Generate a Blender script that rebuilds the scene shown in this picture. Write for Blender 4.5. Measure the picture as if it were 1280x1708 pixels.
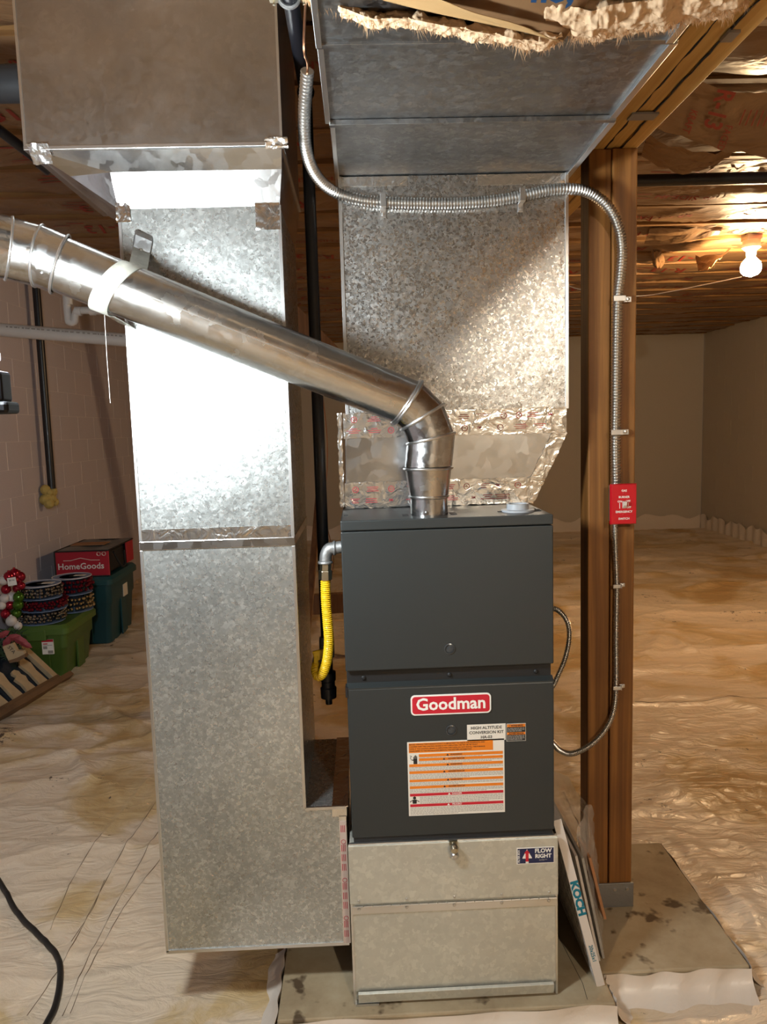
import bpy, bmesh, math, random
import numpy as np
from mathutils import Vector, Matrix, Euler
PI = math.pi
for o in list(bpy.data.objects): bpy.data.objects.remove(o)
S = bpy.context.scene
COL = S.collection
random.seed(7)

# ------------------------------------------------------------------ camera
CH = 1.65                                            # camera height above the floor
PITCH, YAW, ROLL, FPX = math.radians(6.4), math.radians(1.65), math.radians(1.65), 1250.0
fw = Vector((math.sin(YAW)*math.cos(PITCH), math.cos(YAW)*math.cos(PITCH), -math.sin(PITCH)))
r0 = Vector((math.cos(YAW), -math.sin(YAW), 0)); u0 = r0.cross(fw)
rt = r0*math.cos(ROLL) - u0*math.sin(ROLL); up = r0*math.sin(ROLL) + u0*math.cos(ROLL)
cd = bpy.data.cameras.new('camera'); cam = bpy.data.objects.new('camera', cd); COL.objects.link(cam)
cd.sensor_fit = 'HORIZONTAL'; cd.sensor_width = 36.0; cd.lens = 36.0*FPX/1280.0; cd.clip_start = .02; cd.clip_end = 60
cam.matrix_world = Matrix(((rt.x, up.x, -fw.x, 0), (rt.y, up.y, -fw.y, 0), (rt.z, up.z, -fw.z, CH), (0, 0, 0, 1)))
S.camera = cam

# ------------------------------------------------------------------ world, light levels, exposure
w = bpy.data.worlds.new('world'); S.world = w; w.use_nodes = True
w.node_tree.nodes['Background'].inputs[0].default_value = (.03, .026, .022, 1)
w.node_tree.nodes['Background'].inputs[1].default_value = 1.0
S.view_settings.view_transform = 'Standard'; S.view_settings.look = 'None'
S.view_settings.exposure = 1.15; S.view_settings.gamma = 1.0
S.view_settings.use_curve_mapping = False
LED_STRENGTH = 112.0; LED_COLOR = (.90, .98, 1.0)
BULB_STRENGTH = 330.0; BULB_COLOR = (1.0, .68, .36)
REAR_STRENGTH = 520.0; REAR_COLOR = (1.0, .88, .70)      # bulb behind the viewer
S.cycles.max_bounces = 8; S.cycles.glossy_bounces = 5; S.cycles.diffuse_bounces = 4
S.cycles.caustics_reflective = False; S.cycles.caustics_refractive = False
S.cycles.sample_clamp_indirect = 4.0

# ------------------------------------------------------------------ helpers
def at(px, py, Y):
    d = fw + rt*((px-640)/FPX) - up*((py-854)/FPX)
    k = Y/d.y
    return Vector((d.x*k, Y, CH + d.z*k))
def atz(px, py, Z):
    d = fw + rt*((px-640)/FPX) - up*((py-854)/FPX)
    k = (Z-CH)/d.z
    return Vector((d.x*k, d.y*k, Z))
WLOC = {}
def link(o, parent=None, loc=(0, 0, 0)):
    COL.objects.link(o); o.location = loc; WLOC[o.name] = Vector(loc)
    if parent:
        o.parent = parent; o.matrix_parent_inverse = Matrix.Translation(-WLOC[parent.name])
    return o
def tag(o, label=None, cat=None, group=None, kind=None):
    if label: o['label'] = label
    if cat: o['category'] = cat
    if group: o['group'] = group
    if kind: o['kind'] = kind
    return o
def thing(name, label, cat, loc, group=None):
    o = bpy.data.objects.new(name, None); o.empty_display_size = .05
    link(o, None, loc); return tag(o, label, cat, group)
def struct(o): o['kind'] = 'structure'; return o

def frame_of(a):
    a = Vector(a).normalized()
    t = Vector((0, 0, 1)) if abs(a.z) < .9 else Vector((0, 1, 0))
    u = a.cross(t).normalized(); v = a.cross(u).normalized()
    return a, u, v

class MB:
    def __init__(s): s.v = []; s.f = []
    def mesh(s, vs, fs):
        n = len(s.v); s.v += [tuple(p) for p in vs]; s.f += [tuple(i+n for i in f) for f in fs]; return s
    def box(s, x0, x1, y0, y1, z0, z1):
        return s.mesh([(x0,y0,z0),(x1,y0,z0),(x1,y1,z0),(x0,y1,z0),(x0,y0,z1),(x1,y0,z1),(x1,y1,z1),(x0,y1,z1)],
                      [(0,3,2,1),(4,5,6,7),(0,1,5,4),(1,2,6,5),(2,3,7,6),(3,0,4,7)])
    def obox(s, c, ax, ay, az):                      # oriented box: centre and half-axes
        c, ax, ay, az = map(Vector, (c, ax, ay, az))
        vs = [c+ax*i+ay*j+az*k for k in (-1, 1) for (i, j) in ((-1,-1),(1,-1),(1,1),(-1,1))]
        return s.mesh(vs, [(0,3,2,1),(4,5,6,7),(0,1,5,4),(1,2,6,5),(2,3,7,6),(3,0,4,7)])
    def frustum(s, A, B):                            # two quads of 4 points each, closed
        return s.mesh(list(A)+list(B), [(0,3,2,1),(4,5,6,7),(0,1,5,4),(1,2,6,5),(2,3,7,6),(3,0,4,7)])
    def quad(s, a, b, c, d): return s.mesh([a, b, c, d], [(0, 1, 2, 3)])
    def prism(s, pts, y0, y1):                       # outline in x,z extruded along y
        n = len(pts)
        vs = [(x, y0, z) for x, z in pts] + [(x, y1, z) for x, z in pts]
        return s.mesh(vs, [tuple(range(n)), tuple(range(2*n-1, n-1, -1))] + [(i, i+n, (i+1) % n+n, (i+1) % n) for i in range(n)])
    def rings(s, rs, cap=True, closed=False):
        n = len(rs[0]); vs = [p for r in rs for p in r]; fs = []
        m = len(rs)
        for i in range(m if closed else m-1):
            for j in range(n):
                a, b = i*n+j, i*n+(j+1) % n; i2 = (i+1) % m
                fs.append((a, b, i2*n+(j+1) % n, i2*n+j))
        if cap and not closed: fs += [tuple(range(n-1, -1, -1)), tuple(range((m-1)*n, m*n))]
        return s.mesh(vs, fs)
    def cyl(s, p0, p1, r, n=16, r1=None):
        p0, p1 = Vector(p0), Vector(p1); a, u, v = frame_of(p1-p0); r1 = r if r1 is None else r1
        return s.rings([[p+(u*math.cos(t)+v*math.sin(t))*rr for t in [2*PI*k/n for k in range(n)]] for p, rr in ((p0, r), (p1, r1))])
    def lathe(s, p, axis, prof, n=24):               # prof: (radius, height)
        p = Vector(p); a, u, v = frame_of(axis)
        return s.rings([[p+a*h+(u*math.cos(t)+v*math.sin(t))*max(r, 1e-4) for t in [2*PI*k/n for k in range(n)]] for r, h in prof])
    def torus(s, p, axis, R, r, n=32, m=8):
        p = Vector(p); a, u, v = frame_of(axis)
        rs = []
        for k in range(n):
            t = 2*PI*k/n; d = u*math.cos(t)+v*math.sin(t)
            rs.append([p+d*(R+r*math.cos(q))+a*r*math.sin(q) for q in [2*PI*j/m for j in range(m)]])
        return s.rings(rs, closed=True)
    def sphere(s, p, r, n=12, m=8):
        return s.lathe(Vector(p), (0, 0, 1), [(r*math.sin(PI*k/m), -r*math.cos(PI*k/m)) for k in range(m+1)], n)
    def sweep(s, path, rf, n=12):                    # path of points, rf(arclength) -> radius
        T = None; rs = []; L = 0
        for i, p in enumerate(path):
            a = (path[min(i+1, len(path)-1)] - path[max(i-1, 0)]).normalized()
            if T is None: _, u, v = frame_of(a)
            else: u = (u - a*u.dot(a)).normalized(); v = a.cross(u)
            T = a
            if i: L += (p-path[i-1]).length
            r = rf(L) if callable(rf) else rf
            rs.append([p+(u*math.cos(t)+v*math.sin(t))*r for t in [2*PI*k/n for k in range(n)]])
        return s.rings(rs)
    def strip(s, pts, wid, th):                      # flat band through points, width vector, thickness vector
        wid, th = Vector(wid)*.5, Vector(th)
        return s.rings([[p-wid, p+wid, p+wid+th, p-wid+th] for p in map(Vector, pts)])
    def build(s, name, m, parent=None, smooth=False, bevel=0, kind=None, label=None):
        vs = np.array(s.v, dtype=float); c = (vs.min(0)+vs.max(0))/2
        me = bpy.data.meshes.new(name); me.from_pydata([tuple(p) for p in vs-c], [], s.f); me.update()
        bm = bmesh.new(); bm.from_mesh(me); bmesh.ops.recalc_face_normals(bm, faces=bm.faces); bm.to_mesh(me); bm.free()
        if m: me.materials.append(m)
        if smooth:
            me.shade_smooth(); me.set_sharp_from_angle(angle=math.radians(38))
        o = bpy.data.objects.new(name, me); link(o, parent, c)
        if bevel:
            b = o.modifiers.new('bevel', 'BEVEL'); b.width = bevel; b.segments = 2; b.limit_method = 'ANGLE'
        if kind: o['kind'] = kind
        if label: o['label'] = label
        return o

def spline(pts, step=.002):                          # Catmull-Rom, resampled evenly
    P = [Vector(p) for p in pts]; P = [P[0]*2-P[1]]+P+[P[-1]*2-P[-2]]; out = []
    for i in range(1, len(P)-2):
        a, b, c, d = P[i-1:i+3]
        for k in range(24):
            t = k/24
            out.append(.5*((2*b)+(c-a)*t+(2*a-5*b+4*c-d)*t*t+(3*b-a-3*c+d)*t**3))
    out.append(P[-2])
    res = [out[0]]; acc = 0
    for i in range(1, len(out)):
        seg = (out[i]-out[i-1]).length
        while seg > 0 and acc+seg >= step:
            t = (step-acc)/seg; q = out[i-1].lerp(out[i], t); res.append(q); out[i-1] = q; seg = (out[i]-q).length; acc = 0
        acc += seg
    res.append(out[-1]); return res

def text(s, size, loc, m, parent, rot=(PI/2, 0, 0), bold=0, align='CENTER', name='lettering', sx=1.0):
    vs, fs = glyphs(s, size, bold/size); Rm = Euler(rot).to_matrix(); dx = -min(v[0] for v in vs) if align == 'LEFT' else 0
    return MB().mesh([Vector(loc)+Rm @ Vector(((x+dx)*sx, y, 0)) for x, y in vs], fs).build(name, m, parent)
_tc = {}
def glyphs(s, size=1.0, bold=0):                     # text as plain mesh data (verts, faces), centred
    k = (s, bold)
    if k not in _tc:
        c = bpy.data.curves.new('t', 'FONT'); c.body = s; c.size = 1; c.align_x = 'CENTER'; c.align_y = 'CENTER'; c.resolution_u = 2; c.offset = bold
        o = bpy.data.objects.new('t', c); COL.objects.link(o)
        dg = bpy.context.evaluated_depsgraph_get(); me = o.evaluated_get(dg).to_mesh()
        _tc[k] = ([tuple(v.co) for v in me.vertices], [tuple(p.vertices) for p in me.polygons])
        bpy.data.objects.remove(o); bpy.data.curves.remove(c)
    vs, fs = _tc[k]
    return [(x*size, y*size) for x, y, z in vs], fs
def put_text(mb, s, size, org, ex, ey, bold=0):
    vs, fs = glyphs(s, size, bold); org, ex, ey = map(Vector, (org, ex, ey))
    mb.mesh([org+ex*x+ey*y for x, y in vs], fs)

# value noise on numpy arrays
_rng = np.random.RandomState(3); _T = _rng.rand(256, 256)
def vn(x, y, sd=0):
    x = np.asarray(x, float)+sd*17.3; y = np.asarray(y, float)+sd*9.7
    i = np.floor(x).astype(int); j = np.floor(y).astype(int); u = x-i; v = y-j
    u = u*u*(3-2*u); v = v*v*(3-2*v); g = lambda a, b: _T[a % 256, b % 256]
    return (g(i, j)*(1-u)+g(i+1, j)*u)*(1-v)+(g(i, j+1)*(1-u)+g(i+1, j+1)*u)*v
def fbm(x, y, sd=0, o=4): return sum(vn(x*2**k, y*2**k, sd+k)*.5**k for k in range(o))/sum(.5**k for k in range(o))
def ridge(x, y, sd=0): return 1-np.abs(2*vn(x, y, sd)-1)

# ------------------------------------------------------------------ materials
def newmat(name):
    m = bpy.data.materials.new(name); m.use_nodes = True; nt = m.node_tree
    b = nt.nodes['Principled BSDF']; return m, nt, b
def N(nt, t, **kw):
    n = nt.nodes.new(t)
    for k, v in kw.items():
        if k in n.inputs: n.inputs[k].default_value = v
        else: setattr(n, k, v)
    return n
def L(nt, a, b): nt.links.new(a, b)
def rgba(c): return (*c, 1)
def plain(name, c, rough=.5, metal=0, spec=.5, emit=None, es=0, bump=0, bscale=40, var=0, coat=0):
    m, nt, b = newmat(name); b.inputs['Base Color'].default_value = rgba(c); b.inputs['Roughness'].default_value = rough
    b.inputs['Metallic'].default_value = metal; b.inputs['Specular IOR Level'].default_value = spec; b.inputs['Coat Weight'].default_value = coat
    if emit: b.inputs['Emission Color'].default_value = rgba(emit); b.inputs['Emission Strength'].default_value = es
    if bump or var:
        tc = N(nt, 'ShaderNodeTexCoord'); nz = N(nt, 'ShaderNodeTexNoise', Scale=bscale, Detail=5.0); L(nt, tc.outputs['Object'], nz.inputs['Vector'])
        if bump:
            bp = N(nt, 'ShaderNodeBump', Strength=bump, Distance=.004); L(nt, nz.outputs['Fac'], bp.inputs['Height']); L(nt, bp.outputs[0], b.inputs['Normal'])
        if var:
            mx = N(nt, 'ShaderNodeMix', data_type='RGBA'); mx.inputs[6].default_value = rgba([q*(1-var) for q in c]); mx.inputs[7].default_value = rgba([min(1, q*(1+var)) for q in c])
            L(nt, nz.outputs['Fac'], mx.inputs[0]); L(nt, mx.outputs[2], b.inputs['Base Color'])
    return m
def ramp(nt, src, stops):
    r = N(nt, 'ShaderNodeValToRGB'); e = r.color_ramp.elements
    while len(e) < len(stops): e.new(.5)
    for q, (p, c) in zip(e, stops): q.position = p; q.color = rgba(c) if len(c) == 3 else c
    L(nt, src, r.inputs[0]); return r.outputs[0]
def galv(name, scale=70, rough=.36, dark=(.40, .41, .42), light=(.78, .79, .80), tilt=.10, warp=.03, rvar=.16, stain=.25, wave=.25, metal=1.0):
    m, nt, b = newmat(name); tc = N(nt, 'ShaderNodeTexCoord')
    nz = N(nt, 'ShaderNodeTexNoise', Scale=scale*.8, Detail=3.0); L(nt, tc.outputs['Object'], nz.inputs['Vector'])
    sb = N(nt, 'ShaderNodeVectorMath', operation='SUBTRACT'); sb.inputs[1].default_value = (.5, .5, .5); L(nt, nz.outputs['Color'], sb.inputs[0])
    sc = N(nt, 'ShaderNodeVectorMath', operation='SCALE'); sc.inputs['Scale'].default_value = warp; L(nt, sb.outputs[0], sc.inputs[0])
    ad = N(nt, 'ShaderNodeVectorMath', operation='ADD'); L(nt, tc.outputs['Object'], ad.inputs[0]); L(nt, sc.outputs[0], ad.inputs[1])
    vo = N(nt, 'ShaderNodeTexVoronoi', Scale=scale); L(nt, ad.outputs[0], vo.inputs['Vector'])
    sp = N(nt, 'ShaderNodeSeparateColor'); L(nt, vo.outputs['Color'], sp.inputs[0])
    big = N(nt, 'ShaderNodeTexNoise', Scale=3.0, Detail=6.0, Roughness=.6); L(nt, tc.outputs['Object'], big.inputs['Vector'])
    c1 = ramp(nt, sp.outputs[0], [(0, dark), (.6, [d*.75+l*.25 for d, l in zip(dark, light)]), (1, light)])
    c2 = ramp(nt, big.outputs['Fac'], [(.3, (1-stain, 1-stain, 1-stain)), (.65, (1, 1, 1))])
    mx = N(nt, 'ShaderNodeMix', data_type='RGBA', blend_type='MULTIPLY'); mx.inputs[0].default_value = 1; L(nt, c1, mx.inputs[6]); L(nt, c2, mx.inputs[7])
    L(nt, mx.outputs[2], b.inputs['Base Color'])
    mr = N(nt, 'ShaderNodeMapRange'); mr.inputs['To Min'].default_value = rough-rvar; mr.inputs['To Max'].default_value = rough+rvar; L(nt, sp.outputs[1], mr.inputs[0])
    L(nt, mr.outputs[0], b.inputs['Roughness']); b.inputs['Metallic'].default_value = metal
    g = N(nt, 'ShaderNodeNewGeometry')
    s2 = N(nt, 'ShaderNodeVectorMath', operation='SUBTRACT'); s2.inputs[1].default_value = (.5, .5, .5); L(nt, vo.outputs['Color'], s2.inputs[0])
    s3 = N(nt, 'ShaderNodeVectorMath', operation='SCALE'); s3.inputs['Scale'].default_value = tilt; L(nt, s2.outputs[0], s3.inputs[0])
    bn = N(nt, 'ShaderNodeBump', Strength=wave, Distance=.02); L(nt, big.outputs['Fac'], bn.inputs['Height'])
    a2 = N(nt, 'ShaderNodeVectorMath', operation='ADD'); L(nt, bn.outputs[0], a2.inputs[0]); L(nt, s3.outputs[0], a2.inputs[1])
    nm = N(nt, 'ShaderNodeVectorMath', operation='NORMALIZE'); L(nt, a2.outputs[0], nm.inputs[0]); L(nt, nm.outputs[0], b.inputs['Normal'])
    return m
def wood(name, a, b_, scale=6, axis=2, rough=.55, spec=.35):
    m, nt, b = newmat(name); tc = N(nt, 'ShaderNodeTexCoord'); mp = N(nt, 'ShaderNodeMapping'); L(nt, tc.outputs['Object'], mp.inputs[0])
    s = [scale*9]*3; s[axis] = scale*.22; mp.inputs['Scale'].default_value = s
    nz = N(nt, 'ShaderNodeTexNoise', Scale=1.0, Detail=6.0, Roughness=.6, Distortion=.6); L(nt, mp.outputs[0], nz.inputs['Vector'])
    n2 = N(nt, 'ShaderNodeTexNoise', Scale=3.0, Detail=4.0); L(nt, tc.outputs['Object'], n2.inputs['Vector'])
    c = ramp(nt, nz.outputs['Fac'], [(.32, b_), (.5, [(p+q)/2 for p, q in zip(a, b_)]), (.64, a)])
    c2 = ramp(nt, n2.outputs['Fac'], [(.3, (.72, .68, .66)), (.7, (1, 1, 1))])
    mx = N(nt, 'ShaderNodeMix', data_type='RGBA', blend_type='MULTIPLY'); mx.inputs[0].default_value = 1; L(nt, c, mx.inputs[6]); L(nt, c2, mx.inputs[7])
    L(nt, mx.outputs[2], b.inputs['Base Color']); b.inputs['Roughness'].default_value = rough; b.inputs['Specular IOR Level'].default_value = spec
    bp = N(nt, 'ShaderNodeBump', Strength=.35, Distance=.003); L(nt, nz.outputs['Fac'], bp.inputs['Height']); L(nt, bp.outputs[0], b.inputs['Normal'])
    return m
def crinkle(name, c, rough, metal, scale, strength, dist=.01, stretch=(1, 1, 1), spec=.5, c2=None, detail=4.0):
    m, nt, b = newmat(name); tc = N(nt, 'ShaderNodeTexCoord'); mp = N(nt, 'ShaderNodeMapping'); mp.inputs['Scale'].default_value = stretch
    L(nt, tc.outputs['Object'], mp.inputs[0]); nz = N(nt, 'ShaderNodeTexNoise', Scale=scale, Detail=detail, Distortion=1.2); L(nt, mp.outputs[0], nz.inputs['Vector'])
    bp = N(nt, 'ShaderNodeBump', Strength=strength, Distance=dist); L(nt, nz.outputs['Fac'], bp.inputs['Height']); L(nt, bp.outputs[0], b.inputs['Normal'])
    b.inputs['Roughness'].default_value = rough; b.inputs['Metallic'].default_value = metal; b.inputs['Specular IOR Level'].default_value = spec
    if c2:
        n2 = N(nt, 'ShaderNodeTexNoise', Scale=2.2, Detail=6.0); L(nt, tc.outputs['Object'], n2.inputs['Vector'])
        L(nt, ramp(nt, n2.outputs['Fac'], [(.35, c2), (.65, c)]), b.inputs['Base Color'])
    else: b.inputs['Base Color'].default_value = rgba(c)
    return m
def sheeting():                                      # vapour barrier over the earth floor
    m, nt, b = newmat('white poly sheeting'); tc = N(nt, 'ShaderNodeTexCoord')
    big = N(nt, 'ShaderNodeTexNoise', Scale=1.2, Detail=7.0, Roughness=.6, Distortion=.8); L(nt, tc.outputs['Object'], big.inputs['Vector'])
    col = ramp(nt, big.outputs['Fac'], [(.36, (.49, .32, .14)), (.45, (.60, .445, .25)), (.51, (.71, .575, .43)), (.75, (.75, .63, .50))])
    sp = N(nt, 'ShaderNodeTexNoise', Scale=26.0, Detail=3.0, Roughness=.7); L(nt, tc.outputs['Object'], sp.inputs['Vector'])
    ms = N(nt, 'ShaderNodeTexNoise', Scale=2.1, Detail=2.0); L(nt, tc.outputs['Object'], ms.inputs['Vector'])
    ad = N(nt, 'ShaderNodeMath', operation='ADD'); L(nt, sp.outputs['Fac'], ad.inputs[0]); L(nt, ms.outputs['Fac'], ad.inputs[1])
    mask = ramp(nt, ad.outputs[0], [(.0, (0, 0, 0)), (.50, (0, 0, 0)), (.52, (1, 1, 1))])
    hf = N(nt, 'ShaderNodeMath', operation='MULTIPLY'); hf.inputs[1].default_value = .385; L(nt, ad.outputs[0], hf.inputs[0])
    mask = ramp(nt, hf.outputs[0], [(.488, (0, 0, 0)), (.505, (1, 1, 1))])
    mx = N(nt, 'ShaderNodeMix', data_type='RGBA'); L(nt, mask, mx.inputs[0]); L(nt, col, mx.inputs[6]); mx.inputs[7].default_value = (.09, .06, .04, 1)
    L(nt, mx.outputs[2], b.inputs['Base Color']); b.inputs['Roughness'].default_value = .28; b.inputs['Specular IOR Level'].default_value = .5
    mp = N(nt, 'ShaderNodeMapping'); mp.inputs['Scale'].default_value = (.7, 1.5, 1); L(nt, tc.outputs['Object'], mp.inputs[0])
    nz = N(nt, 'ShaderNodeTexNoise', Scale=9.0, Detail=6.0, Roughness=.55, Distortion=1.4); L(nt, mp.outputs[0], nz.inputs['Vector'])
    bp = N(nt, 'ShaderNodeBump', Strength=.6, Distance=.022); L(nt, nz.outputs['Fac'], bp.inputs['Height']); L(nt, bp.outputs[0], b.inputs['Normal'])
    return m
def concrete():
    m, nt, b = newmat('stained concrete'); tc = N(nt, 'ShaderNodeTexCoord')
    n1 = N(nt, 'ShaderNodeTexNoise', Scale=4.0, Detail=9.0, Roughness=.65); L(nt, tc.outputs['Object'], n1.inputs['Vector'])
    n2 = N(nt, 'ShaderNodeTexNoise', Scale=11.0, Detail=3.0, Roughness=.5); L(nt, tc.outputs['Object'], n2.inputs['Vector'])
    c = ramp(nt, n1.outputs['Fac'], [(.3, (.26, .19, .11)), (.5, (.39, .305, .19)), (.7, (.47, .39, .265))])
    k = ramp(nt, n2.outputs['Fac'], [(.34, (.25, .2, .16)), (.40, (1, 1, 1))])
    mx = N(nt, 'ShaderNodeMix', data_type='RGBA', blend_type='MULTIPLY'); mx.inputs[0].default_value = 1; L(nt, c, mx.inputs[6]); L(nt, k, mx.inputs[7]); L(nt, mx.outputs[2], b.inputs['Base Color'])
    b.inputs['Roughness'].default_value = .75
    bp = N(nt, 'ShaderNodeBump', Strength=.4, Distance=.004); L(nt, n1.outputs['Fac'], bp.inputs['Height']); L(nt, bp.outputs[0], b.inputs['Normal'])
    return m

M = dict(
    duct=galv('galvanized duct steel', 140, .30, (.47, .49, .485), (.72, .745, .735), tilt=.032, warp=.022, rvar=.04, stain=.25, metal=.85),
    plenum=galv('galvanized plenum steel', 170, .31, (.46, .46, .455), (.66, .655, .64), tilt=.075, warp=.02, rvar=.1, stain=.2),
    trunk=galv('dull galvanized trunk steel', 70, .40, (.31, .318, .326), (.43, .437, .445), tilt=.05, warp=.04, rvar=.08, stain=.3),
    box=galv('weathered galvanized box steel', 60, .30, (.52, .505, .49), (.56, .545, .53), tilt=.005, warp=.05, rvar=.025, stain=.3),
    bright=galv('bright new sheet steel', 30, .20, (.62, .63, .64), (.70, .71, .72), tilt=.02, warp=.05, rvar=.04, stain=.1, wave=.07),
    filt=galv('galvanized filter cabinet steel', 80, .46, (.60, .60, .54), (.70, .70, .63), tilt=.03, warp=.03, rvar=.08, stain=.16, metal=.6),
    pipe=galv('galvanized vent pipe steel', 40, .24, (.62, .62, .61), (.68, .68, .67), tilt=.012, warp=.05, rvar=.04, stain=.12),
    gore=galv('spangled elbow steel', 50, .20, (.55, .555, .56), (.70, .71, .72), tilt=.035, warp=.03, rvar=.06, stain=.1),
    edge=plain('bright folded steel edge', (.72, .73, .74), .3, 1.0),
    foil=crinkle('crumpled aluminium foil tape', (.80, .79, .77), .2, 1.0, 26, .55, .006, detail=3.0),
    paperfoil=plain('pink printed foil tape on the seam', (.62, .5, .45), .4, .3),
    cab=plain('charcoal painted cabinet steel', (.022, .026, .027), .42, 0, .5, bump=.04, bscale=260),
    black=plain('black gap', (.008, .008, .009), .6),
    bpipe=plain('black iron pipe', (.012, .012, .016), .35, 0, .5),
    abs=plain('black plastic drain pipe', (.03, .032, .036), .4),
    pvc=plain('white plastic pipe', (.62, .60, .58), .4),
    gpvc=plain('grey plastic flange', (.36, .38, .41), .35),
    screw=plain('zinc screw', (.6, .6, .6), .3, 1.0),
    iron=plain('grey cast fitting', (.32, .32, .32), .5, .8, bump=.3, bscale=120),
    brass=plain('brass nickel nut', (.52, .47, .36), .3, 1.0),
    yellow=plain('yellow plastic coating', (.78, .50, .015), .38),
    blue=plain('blue thread sealant', (.03, .22, .50), .5),
    copper=plain('copper wire', (.55, .27, .15), .35, 1.0),
    conduit=plain('flexible steel conduit', (.62, .60, .57), .32, 1.0),
    red=plain('red enamelled plate', (.50, .006, .014), .32),
    white=plain('white print', (.82, .80, .76), .5),
    cream=plain('cream label stock', (.74, .70, .63), .5),
    ink=plain('black ink', (.015, .014, .014), .55),
    greyink=plain('grey fine print', (.30, .28, .26), .6),
    orange=plain('orange label ink', (.74, .20, .012), .5),
    dred=plain('crimson label ink', (.52, .012, .03), .45),
    navy=plain('navy label ink', (.012, .018, .07), .45),
    tred=plain('red tape print', (.42, .02, .04), .5),
    teal=plain('teal filter lettering', (.0, .16, .24), .5),
    card=plain('white filter card frame', (.66, .60, .55), .6),
    media=plain('grey filter media', (.40, .38, .35), .9, bump=.6, bscale=60, var=.25),
    post=wood('brown treated post', (.32, .14, .034), (.17, .068, .016), 5, 2),
    beam=wood('yellow laminated beam', (.84, .56, .20), (.66, .38, .11), 4, 1),
    joist=wood('joist lumber', (.36, .20, .075), (.23, .11, .036), 4, 0),
    lumber=wood('brown lumber', (.28, .15, .07), (.17, .085, .04), 5, 2),
    kraft=crinkle('kraft paper insulation facing', (.255, .15, .072), .36, 0, 3.2, .5, .03, (1, 2.0, 1), .55, (.185, .10, .048)),
    print=plain('red kraft print', (.27, .03, .018), .5),
    bprint=plain('blue kraft print', (.01, .07, .20), .5),
    kraft2=plain('kraft paper flap', (.46, .29, .13), .5, bump=.2, bscale=20, var=.12),
    glass=plain('fibreglass wool', (.74, .53, .34), .95, 0, .1, bump=1.0, bscale=34, var=.22),
    ply=plain('subfloor board', (.28, .18, .09), .8),
    block=plain('flare-tinted concrete block', (.55, .505, .56), .68, 0, .3, bump=.35, bscale=90, var=.05),  # left wall: mauve cast of the lamp's flare put into the paint colour
    mortar=plain('pale mortar joint', (.86, .80, .76), .8),  # pale tone stands in for light caught along the joints
    mortar2=plain('painted mortar joint', (.50, .44, .36), .75), block2=plain('cream painted block', (.50, .445, .365), .68, 0, .3, bump=.35, bscale=90, var=.05),
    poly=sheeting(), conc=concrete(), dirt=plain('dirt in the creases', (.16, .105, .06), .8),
    skirt=crinkle('white poly skirt', (.70, .62, .54), .36, 0, 7, .4, .02),
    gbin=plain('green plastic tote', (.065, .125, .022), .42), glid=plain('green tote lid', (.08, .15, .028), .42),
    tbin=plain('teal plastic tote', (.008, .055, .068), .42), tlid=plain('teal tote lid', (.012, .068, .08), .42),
    bagred=plain('red shopping bag', (.42, .012, .03), .45), bagtop=plain('printed bag top', (.16, .16, .16), .4, var=.6, bscale=9),
    dark=plain('black webbing', (.012, .012, .014), .6),
    disk=plain('blue spool card', (.17, .25, .42), .45), diskrim=plain('pale spool rim', (.6, .6, .62), .4),
    bsil=plain('silver beads', (.34, .35, .36), .14, 1.0), bred=plain('dark red beads', (.15, .006, .02), .2, .6), bnav=plain('dark blue beads', (.02, .035, .06), .2, .5),
    bgold=plain('gold tinsel', (.55, .48, .32), .25, 1.0),
    orR=plain('glossy red ornament', (.30, .008, .025), .12, .5), orG=plain('glossy green ornament', (.06, .15, .012), .15, .5), orW=plain('white ornament', (.62, .58, .56), .4),
    green=plain('evergreen sprig', (.03, .07, .03), .7), pink=plain('dusty red petals', (.30, .05, .06), .6),
    tan=plain('pale cut wood', (.48, .36, .22), .7, var=.2, bscale=18), brown=plain('brown stained frame', (.16, .09, .045), .6, var=.25, bscale=16),
    cord=plain('black rubber cord', (.012, .011, .010), .5),
    lampblk=plain('black lamp housing', (.008, .008, .012), .5, spec=.3),
    led=plain('lit lens', (1, 1, 1), .4, emit=LED_COLOR, es=LED_STRENGTH),
    bulb=plain('lit bulb', (1, 1, 1), .4, emit=BULB_COLOR, es=BULB_STRENGTH),
    bulb2=plain('lit bulb behind', (1, 1, 1), .4, emit=REAR_COLOR, es=REAR_STRENGTH),
    porc=plain('white porcelain', (.66, .62, .55), .3),
    foam=plain('yellow foam', (.50, .38, .12), .9, bump=.8, bscale=60),
    orag=plain('orange paper', (.42, .20, .09), .7), portrim=plain('dark port rim', (.09, .095, .10), .25, .6), sight=plain('sight glass', (.04, .045, .05), .12),
)
def clear(name, alpha, tint=(.9, .86, .82)):
    m, nt, b = newmat(name); tr = N(nt, 'ShaderNodeBsdfTransparent'); gl = N(nt, 'ShaderNodeBsdfPrincipled', Roughness=.18); gl.inputs['Base Color'].default_value = rgba(tint)
    mx = N(nt, 'ShaderNodeMixShader'); mx.inputs[0].default_value = alpha; L(nt, tr.outputs[0], mx.inputs[1]); L(nt, gl.outputs[0], mx.inputs[2])
    L(nt, mx.outputs[0], nt.nodes['Material Output'].inputs[0]); return m
M['clear'] = clear('clear poly bag', .32)

# ================================================================== SETTING
XL, XR, YB, YF, ZJ = -2.55, 5.12, 11.1, -4.0, 2.895   # left, right, back, front walls; underside of joists
BW, BH = .4064, .2032
SLAB = [(-.27, 1.84), (.643, 1.84), (.643, 1.955), (1.07, 1.955), (1.07, 2.60), (-.27, 2.60)]   # plan of the concrete pad
ZP = .09

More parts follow.
